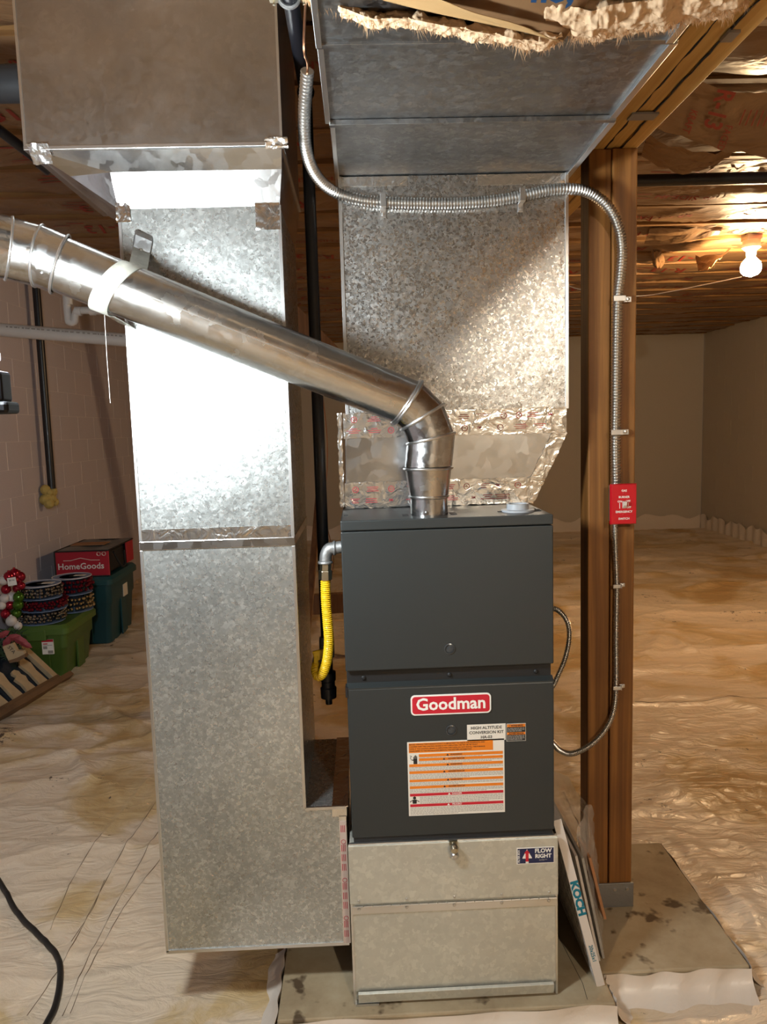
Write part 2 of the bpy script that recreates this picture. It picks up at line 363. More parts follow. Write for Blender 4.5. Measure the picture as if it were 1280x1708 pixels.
# --- floor: plastic sheet as a wrinkled surface
def seg_d(x, y, pl):
    best = np.full(x.shape, 9.0)
    for (ax, ay), (bx, by) in zip(pl[:-1], pl[1:]):
        dx, dy = bx-ax, by-ay; t = np.clip(((x-ax)*dx+(y-ay)*dy)/(dx*dx+dy*dy), 0, 1)
        best = np.minimum(best, np.hypot(x-ax-t*dx, y-ay-t*dy))
    return best
def fl(*pp): return [tuple(atz(px, py, 0)[:2]) for px, py in pp]
FOLDS = [  # (plan polyline, height, half width) - the folds and taped laps seen in the sheet
    (fl((285, 1318), (261, 1343), (190, 1454), (108, 1614), (40, 1715)), .007, .012),
    (fl((290, 1350), (265, 1392), (183, 1539), (105, 1705), (95, 1730)), .006, .009),
    (fl((292, 1400), (268, 1440), (209, 1520), (147, 1634), (110, 1720)), .005, .010),
    (fl((250, 1300), (167, 1405), (127, 1464), (85, 1560), (70, 1600)), .005, .010),
    (fl((0, 1238), (60, 1226), (108, 1220), (160, 1232)), .022, .035),
    (fl((120, 1150), (157, 1170), (255, 1232)), .018, .03),
    (fl((0, 1258), (101, 1264), (131, 1274), (150, 1310)), .02, .035),
    (fl((124, 1266), (200, 1245), (255, 1235)), .018, .03),
    (fl((0, 1285), (60, 1272), (125, 1268)), .014, .03),
    (fl((130, 1310), (175, 1305), (200, 1335)), .012, .03),
    (fl((940, 1190), (1060, 1182), (1160, 1180), (1280, 1173), (1400, 1168)), .012, .02),
    (fl((1150, 985), (1200, 975), (1280, 978)), .03, .05),
    (fl((1060, 935), (1150, 932), (1280, 930)), .02, .05),
    (fl((1075, 1105), (1110, 1060), (1150, 1090)), .02, .04),
    (fl((1000, 880), (1080, 905), (1170, 900)), .02, .06),
]
def slab_sd(x, y):                                   # distance outside the pad plan (0 inside)
    def rect(x0, x1, y0, y1): return np.hypot(np.maximum(np.maximum(x0-x, x-x1), 0), np.maximum(np.maximum(y0-y, y-y1), 0))
    return np.minimum(rect(-.27, .643, 1.84, 2.60), rect(.60, 1.07, 1.955, 2.60))
def floor_h(x, y):
    wx = x+.35*fbm(x*.9, y*.9, 5); wy = y+.25*fbm(x*1.1, y*1.1, 8)
    far = np.clip((y-2.6)/2.5, 0, 1)
    h = .016*fbm(wx*.8, wy*.9, 1)
    h += (.012+.02*far)*ridge(wx*.75, wy*2.3, 2)**6
    h += (.004+.012*far)*ridge(wx*2.1+wy*.8, wy*4.1, 4)**5
    h += .006*ridge(wx*4.0-wy*2.2, wy*5.5+wx*1.5, 6)**4 + .003*ridge(wx*9+wy*3, wy*8-wx*3, 15)**4
    gl = np.clip((x-.8)/.5, 0, 1)*np.clip((5.5-y)/2, 0, 1)
    h += gl*(.004*ridge(wx*6, wy*9, 9)**4+.0014*ridge(wx*17, wy*20, 11)**2)
    for pl, hh, ww in FOLDS:
        d = seg_d(x, y, pl); h += hh*np.exp(-(d/ww)**2)
    sd = slab_sd(x, y); n = fbm(x*7, y*7, 13)
    lap = np.clip(1-sd/(.03+.05*n), 0, 1)
    h = np.where(sd > 0, h*(1-lap*.8)+.012*n*lap, .02) + np.where(sd > 0, .016*np.exp(-((sd-.17)/.05)**2)*n, 0)
    return h
def grid_mesh(xs, ys, hf, name, m, parent=None):
    X, Y = np.meshgrid(xs, ys); Z = hf(X, Y); nx, ny = len(xs), len(ys)
    co = np.stack([X, Y, Z], -1).reshape(-1, 3)
    idx = np.arange(nx*ny).reshape(ny, nx); q = np.stack([idx[:-1, :-1], idx[:-1, 1:], idx[1:, 1:], idx[1:, :-1]], -1).reshape(-1, 4)
    me = bpy.data.meshes.new(name); me.vertices.add(len(co)); me.vertices.foreach_set('co', co.ravel())
    me.loops.add(q.size); me.loops.foreach_set('vertex_index', q.ravel()); me.polygons.add(len(q))
    me.polygons.foreach_set('loop_start', np.arange(0, q.size, 4)); me.polygons.foreach_set('loop_total', np.full(len(q), 4))
    me.update(calc_edges=True); me.validate(); me.shade_smooth(); me.materials.append(m)
    o = bpy.data.objects.new(name, me); link(o, parent); return o
xs = np.concatenate([np.arange(XL, -1.5, .03), np.arange(-1.5, 1.75, .0085), np.arange(1.75, XR+.03, .03)])
ys = np.concatenate([np.arange(YF, 1.4, .09), np.arange(1.4, 3.3, .0085), np.arange(3.3, 6.5, .02), np.arange(6.5, YB+.04, .045)])
flo = struct(grid_mesh(xs, ys, floor_h, 'floor', M['poly']))
def on_floor(p, r): return Vector((p[0], p[1], float(floor_h(np.array([p[0]]), np.array([p[1]]))[0])+r))
for q, pl in enumerate(([(285, 1318), (261, 1343), (190, 1454), (108, 1614), (46, 1705)], [(291, 1350), (265, 1392), (183, 1539), (105, 1705)], [(288, 1410), (268, 1440), (209, 1520), (147, 1634), (118, 1700)], [(170, 1400), (127, 1464), (85, 1560)], [(175, 1475), (155, 1525), (120, 1580)],
                        [(0, 1212), (60, 1212), (160, 1208), (240, 1195)], [(1060, 1182), (1110, 1181), (1160, 1180), (1280, 1173)], [(940, 1330), (970, 1390), (985, 1405)])):
    MB().sweep([on_floor(p, .0006) for p in spline([(*atz(x, y, 0)[:2], 0) for x, y in pl], .01)], lambda t, q=q: .0010+.0006*math.sin(t*31+q)*math.sin(t*7), 5).build('crease', M['dirt'], flo)

# --- block walls
def block_wall(name, plane, pos, a0, a1, room, full, mort='mortar', blk='block'):
    """plane 'x' or 'y'; the wall's inner face is at pos; a0..a1 = stretch laid in single blocks; full = whole stretch"""
    t = .19*(1 if room > 0 else -1)
    mb = MB(); f = full; back = pos-room*.0018
    if plane == 'x': mb.box(min(back, pos-room*.2), max(back, pos-room*.2), f[0], f[1], 0, 3.2)
    else: mb.box(f[0], f[1], min(back, pos-room*.2), max(back, pos-room*.2), 0, 3.2)
    wl = mb.build(name, M[mort]); struct(wl)
    me = {}
    def block_mesh(ln):
        k = round(ln, 3)
        if k not in me:
            b = MB(); h = (ln-.011)/2; hz = (BH-.0018)/2
            if plane == 'x': b.box(-.0015, .0015, -h, h, -hz, hz)
            else: b.box(-h, h, -.0015, .0015, -hz, hz)
            mm = bpy.data.meshes.new('block'); mm.from_pydata(b.v, [], b.f); mm.materials.append(M[blk]); mm.update(); me[k] = mm
        return me[k]
    for c in range(15):
        z = (c+.5)*BH; a = a0-(BW/2 if c % 2 else 0)
        while a < a1-.02:
            s, e = max(a, a0), min(a+BW, a1)
            if e-s > .05:
                o = bpy.data.objects.new('block', block_mesh(e-s)); m = (s+e)/2; j = random.uniform(-.0003, .0006)
                link(o, wl, (pos-room*.0015+j, m, z) if plane == 'x' else (m, pos-room*.0015+j, z))
            a += BW
    # plain run of the same blockwork where the frame does not reach
    for s, e in ((f[0], a0), (a1, f[1])):
        if e-s > .05:
            r = MB()
            if plane == 'x': r.box(pos-room*.0065, pos, s, e, 0, 3.05)
            else: r.box(s, e, min(pos, pos-room*.0065), max(pos, pos-room*.0065), 0, 3.05)
            r.build('plain_blockwork', M[blk], wl)
    return wl
block_wall('wall_left', 'x', XL, 4.9, 9.1, 1, (YF, YB))
block_wall('wall_back', 'y', YB, -1.1, XR-.0, -1, (XL, XR), 'mortar2', 'block2')
block_wall('wall_right', 'x', XR, 8.0, YB, -1, (YF, YB), 'mortar2', 'block2')
struct(MB().box(XL, XR, YF-.2, YF, 0, 3.2).build('wall_front', M['block2']))
# sheet turned up along the far walls
def skirt_wall(name, pts, h):
    mb = MB(); n = 90; P = []
    for i in range(n+1):
        t = i/n*(len(pts)-1); k = min(int(t), len(pts)-2); p = Vector(pts[k]).lerp(Vector(pts[k+1]), t-k); P.append(p)
    rows = []
    for j in range(5):
        rows.append([Vector((p.x+(XR-p.x>1 and 0 or -.02)*0, p.y, 0))+Vector((0, 0, h*j/4*(1+.25*math.sin(i*.7)*math.sin(i*.23)))) + Vector((-.012*(1+math.sin(i*1.3)), -.012*(1+math.sin(i*.9+j)), 0)) for i, p in enumerate(P)])
    vs = [v for r in rows for v in r]; m = n+1
    mb.mesh(vs, [(j*m+i, j*m+i+1, (j+1)*m+i+1, (j+1)*m+i) for j in range(4) for i in range(n)])
    return struct(mb.build(name, M['skirt'], smooth=True))
skirt_wall('trim_1', [(-1.0, YB-.012, 0), (XR-.02, YB-.012, 0)], .21)
skirt_wall('trim_2', [(XR-.012, YB-.02, 0), (XR-.012, 7.5, 0)], .21)

# --- ceiling: subfloor, joists, kraft-faced batts
ceil = struct(MB().box(XL, XR, YF, YB, 3.16, 3.2).build('ceiling', M['ply']))
JY = [2.50+.4064*k for k in range(-15, 22)]
jm = MB().box(-(XR-XL)/2, (XR-XL)/2, -.019, .019, -.13, .13)
jme = bpy.data.meshes.new('joist'); jme.from_pydata(jm.v, [], jm.f); jme.materials.append(M['joist']); jme.update()
for y in JY:
    o = bpy.data.objects.new('joist', jme); link(o, ceil, ((XL+XR)/2, y, ZJ+.13))
def batt_fn(y0, sd):
    def f(x, y):
        t = (y-y0)/.3684
        sag = .018*np.sin(np.clip(t, 0, 1)*PI)**.6
        return ZJ+.030-sag*(.4+1.7*fbm(x*1.3+sd*3, y*0+sd, sd)) - .018*ridge(x*2.2+y*3+sd, y*2.2, sd+3)**3 - .007*ridge(x*7-y*6, y*4+sd, sd+5)**2
    return f
LOGO = ['R-13', 'R-19', 'KRAFT FACED', 'THIS SIDE IN', 'R-13']
for k, y in enumerate(JY[:-1]):
    y0 = y+.02
    for (xa, xb) in ((XL+.02, .60), (.60, XR-.02)):
        if y0 < 1.0 and xa > 0 and False: continue
        f = batt_fn(y0, k*2+(xa > 0)); st = .03 if 2 < y < 7 else .06
        b = grid_mesh(np.arange(xa, xb+.001, (xb-xa)/round((xb-xa)/st)), np.linspace(y0, y0+.3664, 13), f, 'insulation_batt', M['kraft'], ceil)
        if 2 < y < 8:
            mb = MB(); rr = random.Random(k*7+(xa > 0))
            xx = xa+.35
            while xx < xb-.3:
                s = rr.choice(LOGO); sz = .15 if s[0] == 'R' else .075
                flip = -1
                vs, fs = glyphs(s, sz, .012); cy = y0+.185+rr.uniform(-.04, .04)
                X = np.array([xx+p[0]*flip for p in vs]); Y = np.array([cy+p[1]*1 for p in vs]); Z = f(X, Y)-.004
                mb.mesh(np.stack([X, Y, Z], 1).tolist(), fs)
                xx += rr.uniform(.45, .8)
                for q in range(rr.randint(2, 5)):            # small bars of print beside the lettering
                    bx, by = xx+rr.uniform(-.1, .1), cy+(q-2)*.035
                    X = np.array([bx, bx+.1, bx+.1, bx]); Y = np.array([by, by, by+.010, by+.010])
                    mb.mesh(np.stack([X, Y, f(X, Y)-.004], 1).tolist(), [(0, 1, 2, 3)])
                xx += .25
            mb.build('print', M['print'], b)
# torn facing flaps
def flap(pts, seed):
    r = random.Random(seed); mb = MB(); n = 8
    a, b, c, d = map(Vector, pts); vs = []
    for i in range(n+1):
        for j in range(n+1):
            p = a.lerp(b, i/n).lerp(d.lerp(c, i/n), j/n); vs.append(p+Vector((0, 0, r.uniform(-.012, .012)-.03*math.sin(i/n*PI))))
    mb.mesh(vs, [(i*(n+1)+j, i*(n+1)+j+1, (i+1)*(n+1)+j+1, (i+1)*(n+1)+j) for i in range(n) for j in range(n)])
    return mb.build('torn_flap', M['kraft'], ceil, smooth=True)
flap([at(1190, 440, 5.3), at(1165, 450, 5.5), at(1160, 425, 5.6), at(1225, 412, 5.3)], 1)
flap([at(1090, 445, 5.9), at(1110, 437, 5.9), at(1105, 415, 5.7), at(1085, 412, 5.6)], 2)
flap([at(1075, 405, 5.2), at(1200, 390, 5.1), at(1210, 370, 5.0), at(1085, 380, 5.0)], 3)
fp4 = [at(1085, 205, 2.95), at(1285, 262, 3.1), at(1330, 150, 2.8), at(1120, 120, 2.7)]
f4 = flap([at(1085, 205, 2.95), at(1285, 262, 3.1), at(1330, 150, 2.8), at(1120, 120, 2.7)], 4)
mb = MB()
def on4(u, v): return fp4[0].lerp(fp4[1], u).lerp(fp4[3].lerp(fp4[2], u), v)+Vector((0, 0, -.016-.03*math.sin(u*PI)))
def put4(t_, size, u0, v0, bold):
    vs, fs = glyphs(t_, size, bold); mb.mesh([on4(u0+y*.9, v0-x*1.6) for x, y in vs], fs)
put4('R-13', .22, .42, .72, .02); put4('KRAFT', .09, .25, .40, .01); put4('FACED', .09, .55, .30, .01)
for k in range(5): mb.mesh([on4(.62+.05*k, .80), on4(.63+.05*k, .80), on4(.63+.05*k, .55), on4(.62+.05*k, .55)], [(0, 1, 2, 3)])
mb.build('flap_print', M['print'], ceil, kind='stuff')
flap([at(1070, 262, 3.4), at(1180, 285, 3.5), at(1230, 250, 3.3), at(1080, 225, 3.2)], 5)

# --- beam and post
bm_ = thing('beam', 'yellow three-ply wooden beam running overhead to the post top', 'beam', (.76, 1.0, 2.44)); bm_['kind'] = 'structure'
for i, (x0, x1) in enumerate(((.690, .735), (.738, .782), (.785, .832))):
    MB().box(x0, x1, YF, 4.2, 2.435+(.004 if i == 1 else 0), 2.895).build('ply', M['beam'], bm_, bevel=.003)
gl = MB(); rr = random.Random(4)
for (xx, ya, yb) in ((.7365, 1.2, 2.3), (.7835, 1.1, 2.3)):
    pts = [Vector((xx+rr.uniform(-.003, .003), ya+(yb-ya)*k/40, 2.4365)) for k in range(41)]
    MB().sweep(pts, lambda s: .0010+.0016*abs(math.sin(s*23)), 6).build('dark_glue_line', M['black'], bm_)
MB().obox((.76, 2.02, 2.433), (.035, 0, 0), (0, .02, 0), (0, 0, .003)).build('metal_strap', M['iron'], bm_); MB().obox((.79, 1.62, 2.433), (.012, 0, 0), (0, .02, 0), (0, 0, .004)).build('metal_strap', M['iron'], bm_)
pst = thing('wooden_post', 'brown treated two-board wooden post standing on the concrete pad', 'post', (.76, 2.29, ZP))
MB().box(.690, .7565, 2.252, 2.335, ZP+.01, 2.435).build('board', M['post'], pst, bevel=.004)
MB().box(.7585, .832, 2.247, 2.335, ZP+.01, 2.435).build('board', M['post'], pst, bevel=.004)
br = MB().box(.688, .836, 2.240, 2.246, ZP, ZP+.082).box(.688, .836, 2.246, 2.338, ZP, ZP+.008)
brk = br.build('post_base', M['iron'], pst, bevel=.001)
sc = MB()
for x in (.715, .775, .815): MB().cyl((x, 2.2405, ZP+.062), (x, 2.236, ZP+.062), .005, 8).build('bolt', M['screw'], brk)

# --- concrete pad
mb = MB(); n = len(SLAB)
mb.mesh([(x, y, 0) for x, y in SLAB]+[(x, y, ZP) for x, y in SLAB], [tuple(range(n-1, -1, -1)), tuple(range(n, 2*n))]+[(i, (i+1) % n, (i+1) % n+n, i+n) for i in range(n)])
pad = tag(mb.build('concrete_pad', M['conc'], bevel=.006), 'stained concrete pad under the furnace and the post', 'pad')
ck = MB()
for pl in ([(.57, 1.86), (.575, 1.92), (.56, 2.1), (.565, 2.3)],):
    MB().sweep([Vector((x, y, ZP+.0002)) for x, y in pl], .0007, 5).build('crack', M['black'], pad)
# plastic skirt hung on the pad's front faces
def pad_skirt(pts, sd):
    n = 80; mb = MB(); P = []
    for i in range(n+1):
        t = i/n*(len(pts)-1); k = min(int(t), len(pts)-2); P.append((Vector(pts[k]).lerp(Vector(pts[k+1]), t-k), (Vector(pts[k+1])-Vector(pts[k])).normalized()))
    rows = []; r = random.Random(sd); ph = [r.uniform(0, 6) for _ in range(4)]
    for j in range(7):
        row = []
        for i, (p, d) in enumerate(P):
            out = Vector((d.y, -d.x, 0)); f = j/6
            top = ZP-.004+.006*math.sin(i*.16+ph[0])*math.sin(i*.07+ph[1])
            z = top*(1-f)+.002*f
            o_ = .003+.085*f**3+.010*f*math.sin(i*.13+ph[2]+f)+.003*math.sin(i*.31+j*.5+ph[3])
            row.append(p+out*o_+Vector((0, 0, z)))
        rows.append(row)
    m = n+1; mb.mesh([v for q in rows for v in q], [(j*m+i, j*m+i+1, (j+1)*m+i+1, (j+1)*m+i) for j in range(6) for i in range(n)])
    return mb.build('plastic_skirt', M['skirt'], pad, smooth=True)
pad_skirt([(-.271, 2.2, 0), (-.271, 1.838, 0)], 1)
pad_skirt([(-.271, 1.838, 0), (.644, 1.838, 0)], 2)
pad_skirt([(.644, 1.838, 0), (.644, 1.953, 0)], 3)
pad_skirt([(.644, 1.953, 0), (1.071, 1.953, 0)], 4)
pad_skirt([(1.071, 1.953, 0), (1.071, 2.6, 0)], 5)

# ================================================================== RETURN DUCT (left)
rd = thing('return_duct', 'tall galvanized return air duct left of the furnace with boot at the bottom', 'duct', (-.38, 2.18, .22))
X0, X1, D0, D1 = -.580, -.181, 1.95, 2.41
MB().box(X0, X1, D0, D1, 1.372, 2.210).build('upper_section', M['duct'], rd, bevel=.002)
MB().prism([(X0, .222), (-.072, .222), (-.072, .623), (X1, .623), (X1, 1.352), (X0, 1.352)], D0, D1).build('lower_section', M['duct'], rd, bevel=.002)
MB().box(X0-.003, X1+.003, D0-.004, D1+.003, 1.350, 1.374).build('drive_cleat', M['bright'], rd, bevel=.002)
MB().box(X0-.001, X1+.001, D0-.0015, D0, 1.374, 1.405).build('foil_strip', M['foil'], rd)
for (xa, xb, z0, z1) in ((X0-.002, X0+.006, .222, 1.35), (X0-.002, X0+.006, 1.374, 2.21), (X1-.006, X1+.003, .623, 1.35), (X1-.006, X1+.003, 1.374, 2.21)):
    MB().box(xa, xb, D0-.003, D0+.004, z0, z1).build('corner_seam', M['edge'], rd, bevel=.001)
MB().box(X0, -.074, D0-.003, D0+.003, .219, .228).build('bottom_hem', M['edge'], rd)
MB().box(X1, -.072, D0-.003, D0+.003, .619, .627).build('boot_hem', M['edge'], rd)
BXL, BXR, BY, BZ = -.767, -.164, 1.88, 2.332
lo = [(X0, D0, 2.208), (X1, D0, 2.208), (X1, D1, 2.208), (X0, D1, 2.208)]
mid = [(-.586, 1.922, 2.286), (-.170, 1.922, 2.286), (-.170, 2.42, 2.286), (-.690, 2.42, 2.286), (-.690, 1.945, 2.286)]
MB().mesh(lo+mid, [(0, 1, 5, 4), (1, 2, 6, 5), (2, 3, 7, 6), (3, 0, 8, 7), (0, 4, 8)]).build('transition_lower', M['bright'], rd)
MB().mesh(mid+[(BXL, BY, BZ), (BXR, BY, BZ), (BXR, 2.43, BZ), (BXL, 2.43, BZ)], [(0, 1, 6, 5), (1, 2, 7, 6), (2, 3, 8, 7), (3, 4, 5, 8), (4, 0, 5)]).build('transition_upper', M['bright'], rd)
for x, wx_, z0, z1 in ((-.568, .035, 2.175, 2.222), (-.212, .06, 2.150, 2.215)):
    r = np.random.RandomState(int(-x*100)); n = 9
    vs = [(x+wx_*(i/n-.5), 1.948-.0035*r.rand(), z0+(z1-z0)*j/n) for i in range(n+1) for j in range(n+1)]
    MB().mesh(vs, [(i*(n+1)+j, (i+1)*(n+1)+j, (i+1)*(n+1)+j+1, i*(n+1)+j+1) for i in range(n) for j in range(n)]).build('foil_patch', M['foil'], rd, True)

MB().box(BXL, BXR, BY, 2.43, BZ, 2.862).build('trunk_box', M['box'], rd, bevel=.002)
MB().box(BXL-.004, BXR+.004, BY-.003, 2.433, BZ-.007, BZ+.002).build('box_hem', M['edge'], rd, bevel=.001)
for x in (BXL, BXR): MB().box(x-.003, x+.003, BY-.003, BY+.003, BZ, 2.862).build('box_corner_seam', M['edge'], rd)
def crumple(c, sx, sz, dy, seed):
    r = np.random.RandomState(seed); n = 8; c = Vector(c)
    vs = [c+Vector((sx*(i/n-.5)*(1+.15*r.rand()), dy*(j/n-.5)-.004*r.rand()-.002, sz*(j/n-.5)*(1+.15*r.rand()))) for i in range(n+1) for j in range(n+1)]
    MB().mesh(vs, [(i*(n+1)+j, (i+1)*(n+1)+j, (i+1)*(n+1)+j+1, i*(n+1)+j+1) for i in range(n) for j in range(n)]).build('crumpled_foil', M['foil'], rd, True)
crumple((-.735, 1.888, 2.318), .045, .035, -.03, 1); crumple((BXR-.012, BY-.002, BZ-.002), .05, .022, -.01, 2)
# foil tape where the boot meets the filter cabinet
tape = MB().box(-.090, -.070, D0-.0025, D0-.0005, .225, .60).box(-.108, -.068, D0-.0025, D0, .598, .626).box(-.108, -.064, D0, D1, .623, .6262)
tp = tape.build('seam_tape', M['foil'], rd)
tape = MB().box(-.089, -.071, D0-.004, D0-.0024, .226, .585).build('printed_tape', M['paperfoil'], rd)
pr = MB(); rr = random.Random(2)
for k in range(12):
    z = .245+k*.028
    if k % 4 == 2: pr.torus((-.08, D0-.0042, z), (0, 1, 0), .006, .0008, 16, 4)
    else:
        for q in range(3): pr.quad(*[(-.086+q*.0045+dx, D0-.0043, z+dz) for dx, dz in ((0, 0), (.002, 0), (.002, .02), (0, .02))])
pr.build('tape_print', M['tred'], tape, kind='stuff')

# ================================================================== SUPPLY PLENUM AND TRUNK
PY = 2.17
sp_ = thing('supply_plenum', 'wide galvanized supply plenum on top of the furnace with overhead trunk', 'duct', (.28, 2.45, 1.42))
MB().box(-.034, .604, PY, 2.70, 1.69, 2.345).build('plenum_box', M['plenum'], sp_, bevel=.002)
mb = MB(); mb.prism([(-.047, 1.421), (.503, 1.421), (.600, 1.625), (.602, 1.69), (-.040, 1.69)], PY+.003, 2.64)
MBASE = mb.build('plenum_base', M['bright'], sp_, bevel=.002)
for x in (-.034, .601): MB().box(x-.004, x+.006, PY-.004, PY+.004, 1.69, 2.345).build('corner_seam', M['edge'], sp_, bevel=.001)
# trunk: three sections coming forward overhead
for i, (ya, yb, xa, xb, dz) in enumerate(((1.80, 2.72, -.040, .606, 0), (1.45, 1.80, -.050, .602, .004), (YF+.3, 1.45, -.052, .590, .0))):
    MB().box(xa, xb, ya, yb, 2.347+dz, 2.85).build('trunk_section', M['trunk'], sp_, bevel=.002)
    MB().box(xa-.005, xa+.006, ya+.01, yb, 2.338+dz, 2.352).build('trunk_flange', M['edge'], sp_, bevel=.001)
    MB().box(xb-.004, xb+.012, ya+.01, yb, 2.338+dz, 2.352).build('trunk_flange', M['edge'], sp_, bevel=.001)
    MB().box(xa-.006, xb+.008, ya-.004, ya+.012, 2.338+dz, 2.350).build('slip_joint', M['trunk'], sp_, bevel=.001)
MB().box(.02-.048, .155, PY-.002, PY, 2.318, 2.343).build('foil_strip', M['foil'], sp_)
MB().box(.35, .600, PY-.002, PY, 2.315, 2.343).build('foil_strip', M['foil'], sp_)
# foil tape runs on the plenum base
def tapeprint(mb, org, ex, ey, ln, wd, seed):
    r = random.Random(seed); org, ex, ey = map(Vector, (org, ex, ey)); nrm = ex.cross(ey).normalized()*.0006
    for row in (.28, .72):
        t = .02+r.uniform(0, .02)
        while t < ln-.03:
            q = r.randint(0, 3); o_ = org+ex*t+ey*(wd*row)+nrm
            if q == 0:
                a = [o_+ex*(.009*math.cos(k*PI/10))+ey*(.009*math.sin(k*PI/10)) for k in range(20)]; b = [o_+ex*(.0074*math.cos(k*PI/10))+ey*(.0074*math.sin(k*PI/10)) for k in range(20)]
                mb.mesh(a+b, [(k, (k+1) % 20, (k+1) % 20+20, k+20) for k in range(20)]); put_text(mb, 'UL', .009, o_, ex, ey)
            elif q == 1: put_text(mb, '3M', .010, o_, ex, ey, .02)
            else:
                for z in range(3):
                    l2 = r.uniform(.008, .022); p = o_+ey*((z-1)*.0055)
                    mb.quad(p-ex*l2, p+ex*l2, p+ex*l2+ey*.0016, p-ex*l2+ey*.0016)
            t += r.uniform(.04, .065)
def tape_run(org, ex, ey, ln, wd, seed, name='foil_tape'):
    org, ex, ey = Vector(org), Vector(ex).normalized(), Vector(ey).normalized(); nrm = ex.cross(ey).normalized()
    mb = MB(); n = max(8, int(ln/.008)); m = 9; r = np.random.RandomState(seed)
    base = org
    h = r.rand(n+1, m+1)
    for _ in range(1): h = (h+np.roll(h, 1, 0)+np.roll(h, 1, 1))/3
    vs = []
    for i in range(n+1):
        jag = [.004*(r.rand()-.5), .004*(r.rand()-.5)]
        for j in range(m+1):
            p = base+ex*(ln*i/n)+ey*(wd*j/m+(jag[0] if j == 0 else jag[1] if j == m else 0))+nrm*(.0012+.0016*h[i, j]); vs.append(p)
    mb.mesh(vs, [(i*(m+1)+j, (i+1)*(m+1)+j, (i+1)*(m+1)+j+1, i*(m+1)+j+1) for i in range(n) for j in range(m)])
    o = mb.build(name, M['foil'], sp_, smooth=True)
    p = MB()
    if wd > .03: tapeprint(p, org+nrm*.003, ex, ey, ln, wd, seed)
    if p.v: p.build('tape_print', M['tred'], o, kind='stuff')
    return o
ex, ez = (1, 0, 0), (0, 0, 1)
tape_run((-.046, PY-.001, 1.622), ex, ez, .646, .074, 11)
tape_run((-.048, PY-.001, 1.420), ex, ez, .55, .075, 12)
dv = Vector((.600-.503, 0, 1.622-1.424)); px_ = Vector((dv.z, 0, -dv.x)).normalized()
tape_run(Vector((.503, PY-.002, 1.424))-px_*.038, dv, -px_*-1 if False else Vector((-px_.x, 0, -px_.z))*-1, dv.length, .042, 13)
tape_run((-.050, PY-.001, 1.425), ez, (-1, 0, 0), .27, .012, 14)

# ================================================================== FURNACE
FX0, FX1, FY = -.056, .489, 1.89
fu = thing('furnace', 'charcoal upright gas furnace on the galvanized filter cabinet', 'furnace', (.216, 2.25, .553))
MB().box(FX0+.002, FX1-.002, FY+.022, 2.60, .553, 1.412).build('cabinet', M['cab'], fu, bevel=.003)
MB().box(FX0, FX1, FY, 2.60, 1.392, 1.418).build('top_panel', M['cab'], fu, bevel=.003)
ud = MB().box(FX0, FX1, FY, FY+.03, 1.024, 1.3895).build('upper_door', M['cab'], fu, bevel=.003)
ld = MB().box(FX0+.002, FX1, FY, FY+.03, .566, .976).build('lower_door', M['cab'], fu, bevel=.003)
MB().frustum([(FX0+.002, FY-.001, .976), (FX1, FY-.001, .976), (FX1, FY+.02, .984), (FX0+.002, FY+.02, .984)], [(FX0+.002, FY-.001, .979), (FX1, FY-.001, .979), (FX1, FY+.02, .988), (FX0+.002, FY+.02, .988)]).build('door_lip', M['cab'], ld)
MB().box(FX0+.004, FX1-.004, FY+.018, FY+.024, .98, 1.03).build('recess', M['black'], fu)
for x in (-.01, .216, .445):
    MB().lathe((x, FY+.018, 1.0), (0, -1, 0), [(.006, 0), (.006, .003), (.003, .006)], 10).build('screw', M['black'], fu, True)
for z, d in ((1.075, ud), (.855, ld)):
    MB().lathe((.216, FY+.001, z), (0, -1, 0), [(.0145, 0), (.0145, .003), (.0115, .004), (.0115, .001)], 24).build('sight_port', M['portrim'], d, True)
    MB().lathe((.216, FY+.001, z), (0, -1, 0), [(.0113, 0), (.0113, .0012), (.004, .003)], 20).build('sight_glass', M['sight'], d, True)
MB().box(FX0+.006, FX1-.004, FY+.005, FY+.03, .545, .566).build('bottom_gap', M['black'], fu)
MB().box(FX0-.002, FX0+.004, FY-.002, FY+.03, .955, .982).build('hinge_clip', M['black'], fu)
# brand badge
def rrect(cx, cz, w_, h, r, y0, y1, n=6):
    pts = []
    for (sx, sz, a0) in ((1, 1, 0), (-1, 1, PI/2), (-1, -1, PI), (1, -1, 1.5*PI)):
        for k in range(n+1):
            a = a0+PI/2*k/n; pts.append((cx+sx*(w_/2-r)+r*math.cos(a), cz+sz*(h/2-r)+r*math.sin(a)))
    return MB().prism(pts, y0, y1)
badge = rrect(.2165, .9265, .211, .054, .011, FY-.003, FY).build('badge', M['white'], fu)
rrect(.2165, .9265, .203, .0465, .008, FY-.0036, FY-.003).build('badge_field', M['dred'], badge)
text('Goodman', .0455, (.2165, FY-.0042, .9275), M['white'], badge, bold=.0011)
# labels
def label(x0, x1, z0, z1, m, y=FY-.0008, name='label', parent=None):
    return MB().box(x0, x1, y, y+.0008, z0, z1).build(name, m, parent or fu)
def bars(parent, m, items, y, name='label_band'):
    for x0, x1, z0, z1 in items: MB().quad((x0, y, z0), (x1, y, z0), (x1, y, z1), (x0, y, z1)).build(name, m, parent)
def fine(parent, areas, y, m, seed=1, th=.55):
    mb = MB(); r = random.Random(seed)
    for x0, x1, z0, z1, rows in areas:
        for q in range(rows):
            zz = z1-(q+.75)*(z1-z0)/rows; hh = (z1-z0)/rows*th; x = x0; xe = x1 if q < rows-1 else x0+(x1-x0)*r.uniform(.4, .95)
            while x < xe:
                l2 = min(r.uniform(.003, .010), x1-x); mb.quad((x, y, zz), (x+l2, y, zz), (x+l2, y, zz+hh), (x, y, zz+hh)); x += l2+.0013
    return mb.build('fine_print', m, parent, kind='stuff')
ha = label(.258, .360, .8225, .8675, M['cream'], name='conversion_label')
